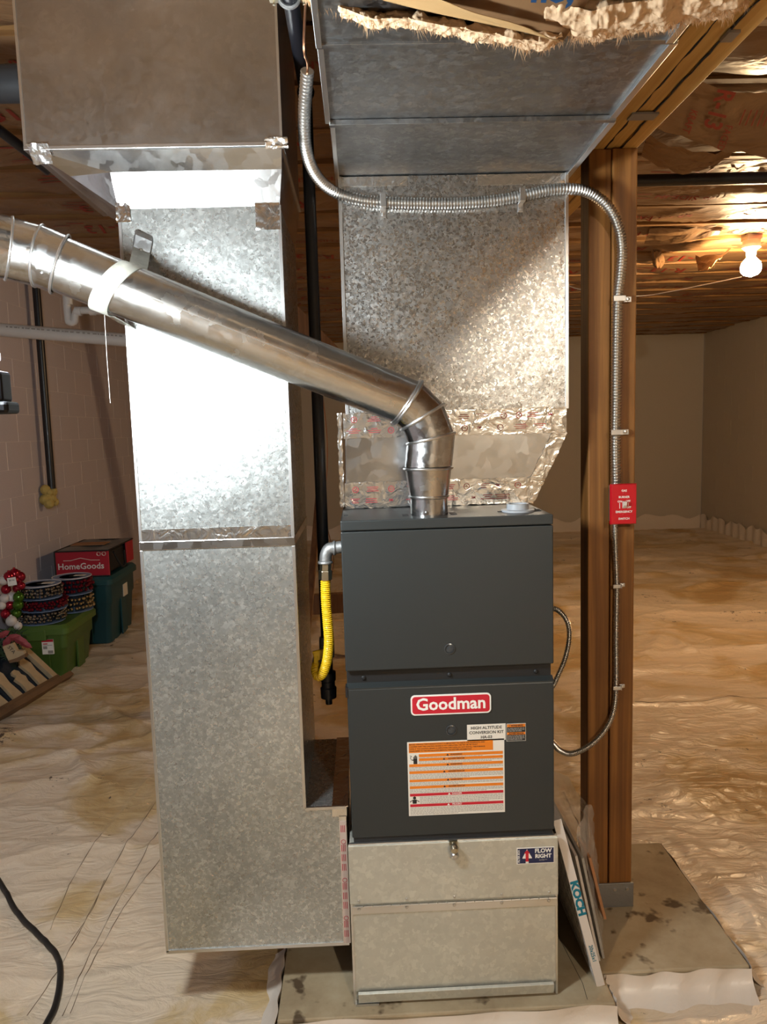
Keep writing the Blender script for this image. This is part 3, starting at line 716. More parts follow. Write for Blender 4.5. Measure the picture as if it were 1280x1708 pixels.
for i, s in enumerate(('HIGH ALTITUDE', 'CONVERSION KIT', 'HA-03')): text(s, .0113, (.309, FY-.0012, .8580-i*.0128), M['ink'], ha, bold=.0002)
wl_ = label(.3625, .4135, .818, .866, M['cream'], name='warning_label')
bars(wl_, M['ink'], [(.3635, .4125, .819, .865)], FY-.0011)
bars(wl_, M['orange'], [(.364, .412, .857, .8645), (.364, .412, .836, .8425)], FY-.0014)
text('! WARNING', .0068, (.388, FY-.0018, .8606), M['ink'], wl_, bold=.0002); text('ADVERTENCIA', .0060, (.388, FY-.0018, .8391), M['ink'], wl_, bold=.0002)
fine(wl_, [(.366, .410, .844, .855, 3), (.366, .410, .821, .8345, 4)], FY-.0015, M['greyink'])
BX0, BX1, BZ0, BZ1 = .099, .356, .622, .8265
big = label(BX0, BX1, BZ0, BZ1, M['cream'], name='safety_label')
xa, xb = BX0+.004, BX1-.004
tz = lambda px: BZ1-(px-45)/(800-45)*(BZ1-BZ0)        # rows measured down the label
bars(big, M['orange'], [(xa, BX1-.030, tz(155), tz(57))]+[(xa+o, xb, tz(b), tz(a)) for a, b, o in ((170, 200, .026), (212, 240, .026), (270, 298, 0), (341, 369, 0), (427, 453, 0), (494, 522, 0))], FY-.0011)
bars(big, M['dred'], [(xa, xb, tz(599), tz(571)), (xa, xb, tz(708), tz(680))], FY-.0011)
for z, s, m in ((185, 'WARNING', 'ink'), (226, 'ADVERTENCIA', 'ink'), (284, 'WARNING', 'ink'), (355, 'ADVERTENCIA', 'ink'), (440, 'WARNING', 'ink'), (508, 'ADVERTENCIA', 'ink'), (585, 'DANGER', 'white'), (694, 'PELIGRO', 'white')):
    text(s, .0066, (.228, FY-.0014, tz(z)), M[m], big, bold=.0001)
    wdt = len(s)*.0024+.006
    MB().mesh([(.228-wdt-.0035, FY-.0014, tz(z)-.0026), (.228-wdt+.0035, FY-.0014, tz(z)-.0026), (.228-wdt, FY-.0014, tz(z)+.0030)], [(0, 1, 2)]).build('alert_triangle', M[m], big)
for i, s in enumerate(('BEFORE OPENING THIS FURNACE DOOR IT IS IMPORTANT TO CHECK THE DIAGNOSTIC AND', 'CONFIRM THAT THE CONTROL BOARD IS NOT DISPLAYING THE "FA" OR "Fb" FAULT', 'CODE. IF THE CONTROL BOARD IS DISPLAYING THIS CODE, DO NOT INSTALL THIS FURNACE.', 'PLEASE REFER TO THE INSTALLATION MANUAL FOR FURTHER INFORMATION.')):
    text(s, .0049, (xa+.001, FY-.0014, tz(71+i*22)), M['ink'], big, align='LEFT', bold=.00008, sx=.96)
fine(big, [(xa+.026, xb, tz(211), tz(201), 1), (xa+.026, xb, tz(268), tz(241), 2), (xa, xb, tz(340), tz(299), 3), (xa, xb, tz(425), tz(372), 4), (xa, xb, tz(492), tz(456), 3), (xa, xb, tz(568), tz(525), 3),
           (xa+.026, xb, tz(678), tz(603), 5), (xa, xb, tz(792), tz(712), 6)], FY-.0011, M['greyink'], 5, .42)
hx = xa+.0165
hd = MB().box(hx-.005, hx+.005, FY-.0013, FY-.0011, tz(268), tz(215))
for i, hh in enumerate((195, 182, 178, 188)): hd.box(hx-.005+i*.0026, hx-.003+i*.0026, FY-.0013, FY-.0011, tz(216), tz(hh))
hd.box(hx-.0085, hx-.005, FY-.0013, FY-.0011, tz(232), tz(222))
hd.build('hand_pictogram', M['ink'], big)
sp2 = MB().sweep([Vector((xa+.002, FY-.0013, tz(182))), Vector((xa+.007, FY-.0013, tz(186))), Vector((xa+.003, FY-.0013, tz(205))), Vector((xa+.007, FY-.0013, tz(228)))], .0007, 5).build('spark_pictogram', M['ink'], big)
pcx = xa+.012
ps = MB().lathe((pcx, FY-.0011, tz(615)), (0, -1, 0), [(.0042, 0), (.0042, .0003)], 16).prism([(pcx-.005, tz(674)), (pcx+.005, tz(674)), (pcx+.006, tz(640)), (pcx+.012, tz(662)), (pcx+.0125, tz(650)), (pcx+.004, tz(632)), (pcx-.004, tz(632)), (pcx-.0125, tz(650)), (pcx-.012, tz(662)), (pcx-.006, tz(640))], FY-.0013, FY-.0011)
ps.build('figure_pictogram', M['ink'], big)
# top flange, pipe slot plates
fl_c = atz(864, 852, 1.419)
MB().lathe((fl_c.x, fl_c.y, 1.418), (0, 0, 1), [(.044, 0), (.044, .005), (.030, .006), (.029, .020), (.030, .021), (.024, .021), (.024, .004)], 28).build('intake_flange', M['gpvc'], fu, True)
def slot(*a): MB().box(*a).build('knockout_slot', M['black'], fu)
for dx, dy in ((-.046, .0), (.052, -.01), (.055, .02)): slot(fl_c.x+dx-.008, fl_c.x+dx+.008, fl_c.y+dy-.006, fl_c.y+dy+.006, 1.418, 1.4195)
for s in (-1, 1): slot(.178+s*.064-.008, .178+s*.064+.008, 1.955, 1.995, 1.418, 1.4195)
slot(-.05, -.038, 2.0, 2.02, 1.418, 1.4195); slot(.46, .475, 2.02, 2.04, 1.418, 1.4195)

# ================================================================== FILTER CABINET
fc = thing('filter_cabinet', 'low galvanized filter cabinet under the furnace with hinged door', 'cabinet', (.216, 2.25, ZP))
CX0, CX1 = -.066, .497
MB().box(CX0+.004, CX1-.004, FY+.004, 2.60, ZP, .545).build('body', M['filt'], fc, bevel=.002)
dr = MB().box(CX0, CX1, FY-.008, FY+.004, .383, .548).build('filter_door', M['filt'], fc, bevel=.002)
MB().box(CX0+.002, CX1-.002, FY-.004, FY+.004, .545, .552).build('door_hem', M['edge'], dr)
lp = MB().box(CX0+.006, CX1-.006, FY-.002, FY+.004, .125, .396).build('lower_panel', M['filt'], fc, bevel=.001)
MB().box(CX0+.006, CX1-.006, FY-.005, FY-.002, .352, .372).build('hinge', M['edge'], fc)
for k in range(22): x = CX0+.012+k*.025; MB().cyl((x, FY-.006, .374), (x+.022, FY-.006, .374), .0026, 8).build('hinge_knuckle', M['edge'], fc)
MB().frustum([(CX0+.014, FY-.012, ZP+.008), (CX1-.014, FY-.012, ZP+.010), (CX1-.014, FY-.001, ZP+.008), (CX0+.014, FY-.001, ZP+.006)], [(CX0+.014, FY-.016, ZP+.036), (CX1-.014, FY-.016, ZP+.038), (CX1-.014, FY-.008, ZP+.041), (CX0+.014, FY-.008, ZP+.039)]).build('bottom_lip', M['filt'], fc, bevel=.001)
MB().box(CX0+.006, CX0+.07, FY-.014, FY+.01, ZP, ZP+.006).build('foot', M['edge'], fc)
for x in (CX0+.004, CX1-.004): MB().box(x-.003, x+.003, FY-.004, FY+.003, ZP, .383).build('side_edge', M['edge'], fc)
for k in range(5):
    x = CX0+.024+k*.1285
    for z, r in ((.392, .0035), (.366, .0048)): MB().lathe((x, FY-(.008 if z > .38 else .005), z), (0, -1, 0), [(r, 0), (r*.9, .0018), (r*.4, .0028)], 10).build('screw', M['screw'], fc, True)
kb = MB().lathe((.215, FY-.008, .545), (0, -.9, -.25), [(.006, 0), (.006, .010), (.010, .012), (.012, .02), (.009, .028), (.002, .030)], 18).box(.204, .226, FY-.012, FY-.008, .540, .552).build('knob', M['brass'], dr, True)
MB().lathe((.2155, FY-.024, .520), (0, -1, -.3), [(.006, -.012), (.012, -.006), (.0125, .002), (.009, .008), (.001, .010)], 18).build('knob_cap', M['screw'], kb, True)
st = MB().box(.385, .4865, FY-.0088, FY-.008, .4765, .5225).build('flow_sticker', M['white'], dr)
bars(st, M['navy'], [(.387, .4845, .4785, .5205)], FY-.0091)
text('FLOW', .0160, (.456, FY-.0096, .5125), M['white'], st, bold=.0006); text('RIGHT', .0150, (.456, FY-.0096, .4975), M['white'], st, bold=.0006)
text('FILTER BOX', .0068, (.3905, FY-.0096, .4995), M['white'], st, rot=(PI/2, -PI/2, 0), bold=.0002)
MB().prism([(.400, .4945), (.4125, .5185), (.4255, .4945), (.4255, .4925), (.400, .4925)], FY-.0096, FY-.0092).build('house_mark', M['white'], st)
MB().prism([(.4085, .484), (.4165, .484), (.4165, .507), (.4205, .507), (.4125, .517), (.4045, .507), (.4085, .507)], FY-.0101, FY-.0097).build('arrow_mark', M['dred'], st)
MB().box(.4085, .4165, FY-.0101, FY-.0097, .4795, .4838).build('arrow_foot', M['white'], st)
fine(st, [(.445, .467, .4845, .4885, 2)], FY-.0094, M['greyink'])

# ================================================================== FLUE PIPE
vp = thing('vent_pipe', 'shiny galvanized vent pipe rising from the furnace and crossing the return duct', 'pipe', (.178, 1.97, 1.418))
def gore(c0, n0, r0_, c1, n1, r1_, name, m, parent, n=36):
    c0, c1, n0, n1 = Vector(c0), Vector(c1), Vector(n0).normalized(), Vector(n1).normalized(); a, u, v = frame_of(c1-c0); rs = []
    for (c, nn, r) in ((c0, n0, r0_), (c1, n1, r1_)):
        ring = []
        for k in range(n):
            d = (u*math.cos(2*PI*k/n)+v*math.sin(2*PI*k/n))*r; ring.append(c+d-a*(d.dot(nn)/a.dot(nn)))
        rs.append(ring)
    return MB().rings(rs, cap=False).build(name, m, parent, True)
def bead(c, nn, r, th=.0035, name='bead', parent=None): return MB().torus(c, nn, r, th, 40, 8).build(name, M['edge'], parent or vp, True)
VX, VY = .178, 1.972
pR = at(681, 672, 1.962); pL = at(100, 441, 1.745); ax_ = (pR-pL).normalized()
Rp = .0625
P0 = Vector((VX, VY, 1.546)); P1 = at(722, 742, VY); P2 = at(706, 703, 1.969)
upv = Vector((0, 0, 1)); d1 = (P2-P1).normalized()
MB().lathe((VX, VY, 1.418), (0, 0, 1), [(.0495, 0), (.0495, .044), (.053, .046), (.053, .050), (.0505, .052)], 36).build('collar', M['gore'], vp, True)
gore((VX, VY, 1.466), upv, .051, (VX, VY, 1.541), upv, Rp-.001, 'increaser', M['pipe'], vp)
bead((VX, VY, 1.541), upv, Rp+.001); bead((VX, VY, 1.468), upv, .0525, .002)
n01 = (upv+(P1-P0).normalized()*1+d1*.6).normalized()
cA = at(719, 731, VY); nA = Vector((-.21, 0, .98)); cB = at(705, 695, 1.970); nB = Vector((-.5, 0, .87)); nC = Vector((-.81, -.05, .58))
gore(P0, upv, Rp, cA, nA, Rp, 'elbow_gore', M['gore'], vp); gore(cA, nA, Rp, cB, nB, Rp, 'elbow_gore', M['gore'], vp); gore(cB, nB, Rp, pR, nC, Rp, 'elbow_gore', M['gore'], vp)
bead(cA, nA, Rp+.002, .004); bead(cB, nB, Rp+.003, .004); bead(pR, nC, Rp+.003, .0045); bead(pR-ax_*.007, nC, Rp+.002, .003)
gore(pR, nC, Rp-.001, pL, -ax_, Rp-.001, 'straight_pipe', M['pipe'], vp, 64)
smn = MB(); a_, u_, v_ = frame_of(ax_)
smn.strip([pR-ax_*.01+Vector((0, -.0635, .004)), pL+ax_*.01+Vector((0, -.0635, .004))], Vector((0, 0, .003)), Vector((0, -.0006, 0))); smn.build('lock_seam', M['edge'], vp)
# far elbow bends toward the viewer and out of the frame
nD = Vector((-1, -.22, .22)); q1 = pL-ax_*.045; q2 = q1+Vector((-.055, -.022, .012)); q3 = q2+Vector((-.050, -.045, .008)); q4 = q3+Vector((-.25, -.32, .05))
R2 = .066
prev = (pL, -ax_)
for q, nn in ((q1, Vector((-1, -.18, .25))), (q2, Vector((-1, -.55, .2))), (q3, Vector((-.8, -.8, .15))), (q4, Vector((-.6, -.8, .1)))):
    gore(prev[0], prev[1], R2, q, nn, R2, 'elbow_gore', M['gore'], vp, 48); bead(prev[0], prev[1], R2+.001, .003); prev = (q, nn)
bs = MB()
for t, s in ((.02, 1), (.03, -1)):
    for an in (-.6, .5): 
        p = pL-ax_*t+(Vector((0, -1, 0))*math.cos(an)+Vector((0, 0, 1))*math.sin(an))*R2*s; MB().sphere(p, .0035, 8, 6).build('screw', M['screw'], vp, True)
for p in (Vector((VX-.012, VY-.0505, 1.430)), pR+ax_*-.02+Vector((0, -.052, .033))): MB().sphere(p, .004, 8, 6).build('screw', M['screw'], vp, True)
# hanger strap
sc_ = at(197, 482, 1.775); 
sn = (-ax_).normalized(); a, u, v = frame_of(sn)
st_ = MB(); ring = []
for k in range(33):
    an = PI*.5+PI*1.25*(k/32)-.35
    d = Vector((0, -math.sin(an-.25), math.cos(an-PI/2-.25)))
pts = []
tiltv = Vector((.18, 0, 1)).normalized()
e1 = Vector((0, -1, 0)); e2 = (ax_.cross(e1)).normalized(); 
if e2.z < 0: e2 = -e2
top_anchor = at(237, 415, 1.948); bot_anchor = at(214, 545, 1.948)
pts.append(top_anchor)
for k in range(25):
    an = PI*.62-PI*1.24*k/24
    pts.append(sc_+(e1*math.cos(an)+e2*math.sin(an))*(Rp+.003)+ax_*(.02*math.sin(an)))
pts.append(bot_anchor)
sps = pts
st_.strip(sps, ax_*.042, (0, 0, 0)) if False else None
vsx = []
for p in sps: vsx += [p-ax_*.021, p+ax_*.021]
st_.mesh(vsx, [(2*i, 2*i+1, 2*i+3, 2*i+2) for i in range(len(sps)-1)])
hs = st_.build('hanger_strap', M['filt'], vp, True); sl = hs.modifiers.new('thick', 'SOLIDIFY'); sl.thickness = .0016
tb = MB().obox(top_anchor+Vector((.004, -.006, .012)), ax_*.022, (0, .003, .008), Vector((.25, 0, 1)).normalized()*.02).build('strap_bracket', M['trunk'], vp, bevel=.002)
MB().sphere(top_anchor+Vector((.0, -.012, -.006)), .005, 8, 6).build('screw', M['screw'], vp)

# ================================================================== GAS PIPING
gp = thing('gas_pipe', 'black iron gas pipe dropping between the duct and the furnace', 'pipe', (-.125, 2.15, .86))
PXv = at(531, 700, 2.15).x; zt = 2.56
MB().cyl((PXv, 2.15, 1.0), (PXv, 2.15, zt), .0165, 18).build('riser', M['bpipe'], gp, True)
MB().cyl((PXv, 2.15, .90), (PXv, 2.15, 1.0), .0155, 18).build('drip_leg', M['bpipe'], gp, True)
MB().lathe((PXv, 2.15, .862), (0, 0, 1), [(.010, -.02), (.010, 0), (.023, .0), (.024, .03), (.020, .034), (.020, .05), (.023, .053), (.0235, .078), (.018, .08)], 18).build('drip_cap', M['bpipe'], gp, True)
MB().cyl((PXv, 2.15, zt), (PXv-.004, YF+.1, zt), .0175, 18).sphere((PXv, 2.15, zt), .024).build('overhead_run', M['bpipe'], gp, True)
vl = Vector((PXv-.004, 2.115, 1.01))
MB().cyl(vl+Vector((0, .03, 0)), vl+Vector((0, -.03, 0)), .015, 14).lathe((PXv, 2.15, .985), (0, 0, 1), [(.021, 0), (.022, .01), (.022, .05), (.021, .06)], 16).build('valve_body', M['iron'], gp, True)
vh = at(534, 1092, 2.075)
MB().obox(vh, (.018, 0, .004), (0, .006, 0), (-.004, 0, .014)).obox(vh+Vector((-.012, -.002, -.012)), (.006, 0, .0), (0, .005, 0), (0, 0, .014)).build('valve_handle', M['yellow'], gp, bevel=.003)
# earth clamp and wire on the overhead run
gc = at(487, 48, 1.70); gc = Vector((PXv-.003, 1.70, zt))
ec = thing('ground_clamp', 'small bronze ground clamp on the overhead black pipe', 'clamp', gc)
MB().torus(gc, (0, 1, 0), .0205, .005, 24, 8).build('clamp_ring', M['iron'], ec, True)
for s in (-1, 1): MB().obox(gc+Vector((s*.030, 0, -.002)), (.012, 0, 0), (0, .009, 0), (0, 0, .005)).cyl(gc+Vector((s*.032, 0, -.016)), gc+Vector((s*.032, 0, .014)), .0035, 8).build('clamp_ear', M['brass'], ec, bevel=.001)
wirep = spline([gc+Vector((.034, 0, -.012)), at(507, 80, 1.72), at(513, 105, 1.76), at(513, 122, 1.79)], .006)
tag(MB().sweep(wirep, .0028, 8).build('ground_wire', M['copper'], None, True), 'short brown wire from the ground clamp into the flexible conduit', 'wire')
cwp = spline([at(536, 640, 2.45), at(545, 720, 2.45), at(546, 780, 2.45), at(541, 850, 2.45), at(556, 930, 2.40), at(548, 985, 2.40), at(540, 1050, 2.40), at(545, 1085, 2.30), at(577, 1095, 2.05)], .01)
tag(MB().sweep(cwp, .0018, 6).build('thermostat_wire', M['copper'], None, True), 'thin copper-coloured wire hanging behind the vent pipe beside the black pipe', 'wire')

gh = thing('gas_connector', 'yellow corrugated flexible gas connector between the furnace and the valve', 'hose', at(545, 915, 2.0))
eb = at(547, 914, 2.00); side = Vector((-.056, 2.00, eb.z+.0))
hp = spline([at(543, 962, 2.00), at(544, 1000, 2.005), at(547, 1040, 2.01), at(549, 1070, 2.02), at(546, 1100, 2.035), at(539, 1122, 2.045), at(531, 1128, 2.055), at(527, 1118, 2.07), at(529, 1106, 2.09)], .0011)
MB().sweep(hp, lambda s: .0128+.0016*math.sin(s*2*PI/.0058), 14).build('corrugated_hose', M['yellow'], gh, True)
el = spline([side+Vector((.0, 0, .002)), at(558, 914, 2.00), at(549, 916, 2.00), at(544, 925, 2.00), at(543, 938, 2.00)], .003)
MB().sweep(el, .0165, 14).torus(el[-1], (0, 0, 1), .0165, .004, 20, 8).torus(at(558, 914, 2.00), (1, 0, 0), .0165, .004, 20, 8).build('iron_elbow', M['iron'], gh, True)
MB().cyl(side+Vector((.0, 0, .001)), at(560, 914, 2.00), .0125, 14).cyl(at(543, 934, 2.00), at(543, 940, 2.00), .0155, 14).build('thread_sealant', M['blue'], gh, True)
def hexn(p0, p1, r): return MB().cyl(p0, p1, r, 6)
hexn(at(543, 938, 2.00), at(543, 951, 2.00), .0155).build('nipple', M['brass'], gh); hexn(at(543, 951, 2.00), at(543, 967, 2.00), .0185).build('flare_nut', M['brass'], gh, bevel=.002)
hexn(at(529, 1108, 2.09), at(532, 1095, 2.105), .0165).build('flare_nut', M['brass'], gh, bevel=.002)

# ================================================================== CONDUIT AND SWITCH
def corr(pts, r, pitch, amp, name='corrugated_sheath', parent=None):
    return MB().sweep(spline(pts, pitch/5), lambda s: r+amp*1.3*math.sin(s*2*PI/pitch), 12).build(name, M['conduit'], parent, True)
CY, QY = PY-.016, 2.228
uc = thing('upper_conduit', 'thick flexible steel conduit strapped across the plenum and down to the red switch', 'conduit', at(640, 338, CY))
corr([at(513, 118, 1.79), at(508, 190, 1.88), at(511, 250, 1.97), at(528, 293, 2.06), at(558, 320, 2.13), at(600, 333, CY), at(640, 337, CY), at(700, 339, CY), at(760, 339, CY), at(820, 335, CY), at(870, 327, CY), at(910, 318, CY), at(950, 315, CY), at(985, 322, 2.17), at(1015, 345, 2.19),
      at(1032, 378, 2.21), at(1038, 415, QY), at(1036, 455, QY), at(1031, 500, QY), at(1029, 580, QY), at(1028, 660, QY), at(1027, 740, QY), at(1028, 808, QY)], .0142, .0085, .0014, parent=uc)
def strap(p, vert, parent, side=1, k=1.0):
    p = Vector(p); mb = MB(); w_ = .008*k
    if vert:     # strap across a vertical conduit: ear to the side
        mb.obox(p+Vector((0, -.016*k, 0)), (.018*k, 0, 0), (0, .0012, 0), (0, 0, w_)); mb.obox(p+Vector((side*.030*k, .008, 0)), (.013*k, 0, 0), (0, .0015, 0), (0, 0, w_)); mb.obox(p+Vector((side*.017*k, -.004, 0)), (.0012, 0, 0), (0, .013, 0), (0, 0, w_)); e = p+Vector((side*.032*k, .004, 0))
    else:
        mb.obox(p+Vector((0, -.0165, 0)), (w_, 0, 0), (0, .0012, 0), (0, 0, .018)); mb.obox(p+Vector((0, .012, -.028)), (w_, 0, 0), (0, .0015, 0), (0, 0, .012)); mb.obox(p+Vector((0, -.003, -.0175)), (w_, 0, 0), (0, .014, 0), (0, 0, .0012)); e = p+Vector((0, .009, -.030))
    s = mb.build('strap', M['edge'], parent, bevel=.001)
    MB().lathe(e, (0, -1, 0), [(.005, -.002), (.005, .002), (.001, .003)], 10).build('strap_screw', M['screw'], s, True)
strap(at(639, 337, CY), False, uc); strap(at(870, 327, CY), False, uc)
strap(at(1031, 499, QY), True, uc); strap(at(1027, 721, QY), True, uc)
lc = thing('lower_conduit', 'thin flexible steel conduit from the red switch down and round to the furnace', 'conduit', at(1026, 875, QY))
corr([at(1026, 868, QY), at(1027, 920, QY+.006), at(1029, 975, QY+.008), at(1028, 1060, QY+.008), at(1028, 1140, QY+.008), at(1024, 1185, QY+.004), at(1010, 1217, 2.22), at(985, 1243, 2.21), at(955, 1257, 2.20), at(935, 1252, 2.19), at(918, 1235, 2.17), Vector((.486, 2.16, at(880, 1205, 2.16).z))], .0080, .0056, .0011, parent=lc)
strap(at(1028, 977, QY+.008), True, lc, 1, .7); strap(at(1028, 1146, QY+.008), True, lc, 1, .7)
lw = thing('loop_conduit', 'short bowed loop of thin steel conduit at the right side of the furnace', 'conduit', at(945, 1040, 2.3))
corr([Vector((.486, 2.30, at(870, 1022, 2.30).z)), at(918, 1015, 2.30), at(935, 1021, 2.31), at(947, 1038, 2.31), at(950, 1062, 2.31), at(944, 1095, 2.30), at(932, 1125, 2.30), at(915, 1155, 2.30), Vector((.486, 2.30, at(870, 1190, 2.3).z))], .0075, .0056, .0011, parent=lw)

sx0, sx1, sz0, sz1, sy = .740, .8215, 1.342, 1.465, 2.197
sw = thing('emergency_switch', 'red gas burner emergency switch plate on the wooden post', 'switch', (.78, 2.22, 1.40))
MB().box(sx0+.010, sx1-.006, sy+.004, 2.247, sz0+.006, sz1-.006).build('switch_box', M['edge'], sw, bevel=.003)
MB().frustum([(sx0, sy+.008, sz0), (sx1, sy+.008, sz0), (sx1, sy+.008, sz1), (sx0, sy+.008, sz1)], [(sx0+.004, sy, sz0+.003), (sx1-.004, sy, sz0+.003), (sx1-.004, sy, sz1-.003), (sx0+.004, sy, sz1-.003)]).build('cover_plate', M['red'], sw, bevel=.001)
cx = (sx0+sx1)/2
for dz, s, z in ((.0405, 'GAS', .0088), (.0215, 'BURNER', .0088), (-.0225, 'EMERGENCY', .0088), (-.0435, 'SWITCH', .0088)):
    text(s, z, (cx, sy-.0006, 1.4035+dz), M['white'], sw, bold=.0002)
text('ON', .0085, (cx-.013, sy-.0006, 1.4035+.0085), M['white'], sw, bold=.0002); text('OFF', .0080, (cx+.014, sy-.0006, 1.4035-.0095), M['white'], sw, bold=.0002); text('OFF', .0080, (cx+.012, sy-.0006, 1.4035+.009), M['white'], sw, bold=.0002)
MB().box(cx-.0138, cx-.0122, sy-.0008, sy, 1.391, 1.408).box(cx+.0122, cx+.0134, sy-.0008, sy, 1.399, 1.409).build('switch_line', M['white'], sw)
MB().frustum([(cx-.0055, sy, 1.391), (cx+.0055, sy, 1.391), (cx+.0055, sy, 1.4135), (cx-.0055, sy, 1.4135)], [(cx-.0045, sy-.013, 1.401), (cx+.0045, sy-.013, 1.401), (cx+.0045, sy-.015, 1.412), (cx-.0045, sy-.015, 1.412)]).build('toggle', M['porc'], sw, bevel=.001)
for z in (1.4035+.031, 1.4035-.032): MB().lathe((cx-.002, sy, z), (0, -1, 0), [(.0028, -.001), (.0026, .001), (.0005, .0016)], 10).build('plate_screw', M['red'], sw, True)

# ================================================================== FILTERS BESIDE THE CABINET
kf = thing('air_filter', 'white card-framed air filter leaning on the filter cabinet', 'filter', (.61, 2.2, ZP))
b0 = Vector((.622, 0, ZP+.001)); t0 = Vector((.500, 0, .586)); dirv = (t0-b0).normalized(); nv = Vector((dirv.z, 0, -dirv.x)); ln = .508; th = .0115
ya, yb = 1.905, 2.54; yc = (ya+yb)/2
def fbar(c0, half_l, yy0, yy1, dvec=dirv, nvec=nv, t=th):
    return (c0+Vector((0, (yy0+yy1)/2, 0)), dvec*half_l, Vector((0, (yy1-yy0)/2, 0)), nvec*t)
for q in ((b0+dirv*(ln/2), ln/2, ya, ya+.012), (b0+dirv*(ln/2), ln/2, yb-.012, yb), (b0+dirv*.012, .012, ya+.012, yb-.012), (b0+dirv*(ln-.012), .012, ya+.012, yb-.012)):
    MB().obox(*fbar(*q)).build('frame_side', M['card'], kf)
MB().obox(*fbar(b0+dirv*(ln/2), ln/2-.012, ya+.012, yb-.012, t=.007)).build('filter_media', M['media'], kf)
gw = MB()
for k in range(1, 14): p = b0+dirv*(ln*k/14)-nv*.009; gw.cyl(p+Vector((0, ya+.012, 0)), p+Vector((0, yb-.012, 0)), .0012, 5)
for k in range(1, 16): y = ya+(yb-ya)*k/16; gw.cyl(b0+dirv*.012-nv*.009+Vector((0, y, 0)), b0+dirv*(ln-.012)-nv*.009+Vector((0, y, 0)), .0012, 5)
gw.build('wire_mesh', M['card'], kf, kind='stuff')
ang = math.atan2(dirv.z, dirv.x)
ctr = b0+dirv*(ln*.535)+Vector((0, ya-.0006, 0))
text('KOCH', .029, ctr, M['teal'], kf, rot=(PI/2, -(ang-PI), 0), bold=.0016, sx=1.25)
text('20x25x1', .0150, b0+dirv*(ln*.20)+Vector((0, ya-.0006, 0)), M['teal'], kf, rot=(PI/2, -(ang-PI), 0), bold=.0003)
of = thing('old_filter', 'pair of thin grey filter panels leaning behind the white filter', 'filter', (.645, 2.25, ZP))
for k, (bx, tx, tz_, y0, y1) in enumerate(((.648, .580, .420, 2.0, 2.52), (.664, .602, .405, 2.01, 2.50))):
    bb = Vector((bx, 0, ZP+.002)); tt = Vector((tx, 0, tz_)); d2 = (tt-bb).normalized(); n2 = Vector((d2.z, 0, -d2.x)); l2 = (tt-bb).length
    MB().obox(bb+d2*l2/2+Vector((0, (y0+y1)/2, 0)), d2*l2/2, (0, (y1-y0)/2, 0), n2*.0035).build('filter_panel', M['card'] if k == 0 else M['media'], of)
op = MB(); d3 = Vector((-.10, 0, .42)).normalized()
op.obox((.655, 2.10, .29), d3*.10, (0, .06, 0), (.004, 0, 0)).build('orange_insert', M['orag'], of)
# clear bag
bg = MB(); rows = []
nU, nV = 16, 14
for j in range(nV+1):
    f = j/nV; row = []
    z = ZP+.004+.40*f
    for i in range(nU+1):
        t = i/nU*PI*1.05-.02
        wv = .006*math.sin(i*1.7+j*.9)+.004*math.sin(i*3.1-j*2)
        x = .655+.055*math.sin(t)*(1-.2*f)-.07*f+wv + .05*f*math.sin(t)
        y = 2.02+.45*(i/nU)
        row.append(Vector((x+.006, y, z-.05*f*(i/nU)+.03*f*math.sin(i*.6))))
    rows.append(row)
m = nU+1; bg.mesh([p for r in rows for p in r], [(j*m+i, j*m+i+1, (j+1)*m+i+1, (j+1)*m+i) for j in range(nV) for i in range(nU)])
tag(bg.build('poly_bag', M['clear'], None, True), 'clear plastic bag sagging around the grey filter panels by the post', 'bag')

# ================================================================== FIBREGLASS DRAPE
ib = thing('insulation_blanket', 'torn fibreglass blanket with kraft facing hanging over the overhead trunk', 'insulation', (.25, 1.30, 2.36))
edge_px = [(500, -6), (520, 8), (540, 14), (565, 24), (600, 38), (625, 46), (660, 44), (700, 48), (745, 58), (790, 66), (840, 74), (880, 84), (910, 84), (940, 72)]
def wool(rows, name):
    """rows: list of (front-lower point list) forming a lumpy closed band"""
    n = len(rows[0]); vs = [p for r in rows for p in r]; mb = MB()
    mb.mesh(vs, [(j*n+i, j*n+i+1, ((j+1) % len(rows))*n+i+1, ((j+1) % len(rows))*n+i) for j in range(len(rows)) for i in range(n-1)]+[tuple(j*n for j in range(len(rows)))[::-1], tuple(j*n+n-1 for j in range(len(rows)))])
    o = mb.build(name, M['glass'], ib, True)
    s = o.modifiers.new('sub', 'SUBSURF'); s.levels = 4; s.render_levels = 4; s.subdivision_type = 'SIMPLE'
    tx = bpy.data.textures.new(name, 'CLOUDS'); tx.noise_scale = .030; tx.noise_depth = 2
    d = o.modifiers.new('lump', 'DISPLACE'); d.texture = tx; d.strength = .026; d.mid_level = .5; d.texture_coords = 'GLOBAL'
    tx = bpy.data.textures.new(name+' fine', 'CLOUDS'); tx.noise_scale = .014; tx.noise_depth = 3
    d = o.modifiers.new('fluff', 'DISPLACE'); d.texture = tx; d.strength = .004; d.mid_level = .5; d.texture_coords = 'GLOBAL'
    return o
def resample(pp, n):
    out = []
    for i in range(n+1):
        t = i/n*(len(pp)-1); k = min(int(t), len(pp)-2); out.append((pp[k][0]+(pp[k+1][0]-pp[k][0])*(t-k), pp[k][1]+(pp[k+1][1]-pp[k][1])*(t-k)))
    return out
E_ = resample(edge_px, 60)
wool([[at(x, y-2, 1.36) for x, y in E_], [at(x, y-14, 1.33) for x, y in E_], [at(x, y-26, 1.34) for x, y in E_], [at(x, y-24, 1.40) for x, y in E_], [at(x, y-4, 1.40) for x, y in E_]], 'wool_edge')
right_px = [(915, 52), (950, 62), (990, 70), (1020, 62), (1060, 55), (1110, 50), (1140, 38), (1180, 34), (1215, 26), (1243, 14), (1252, -6)]
R_ = resample(right_px, 50)
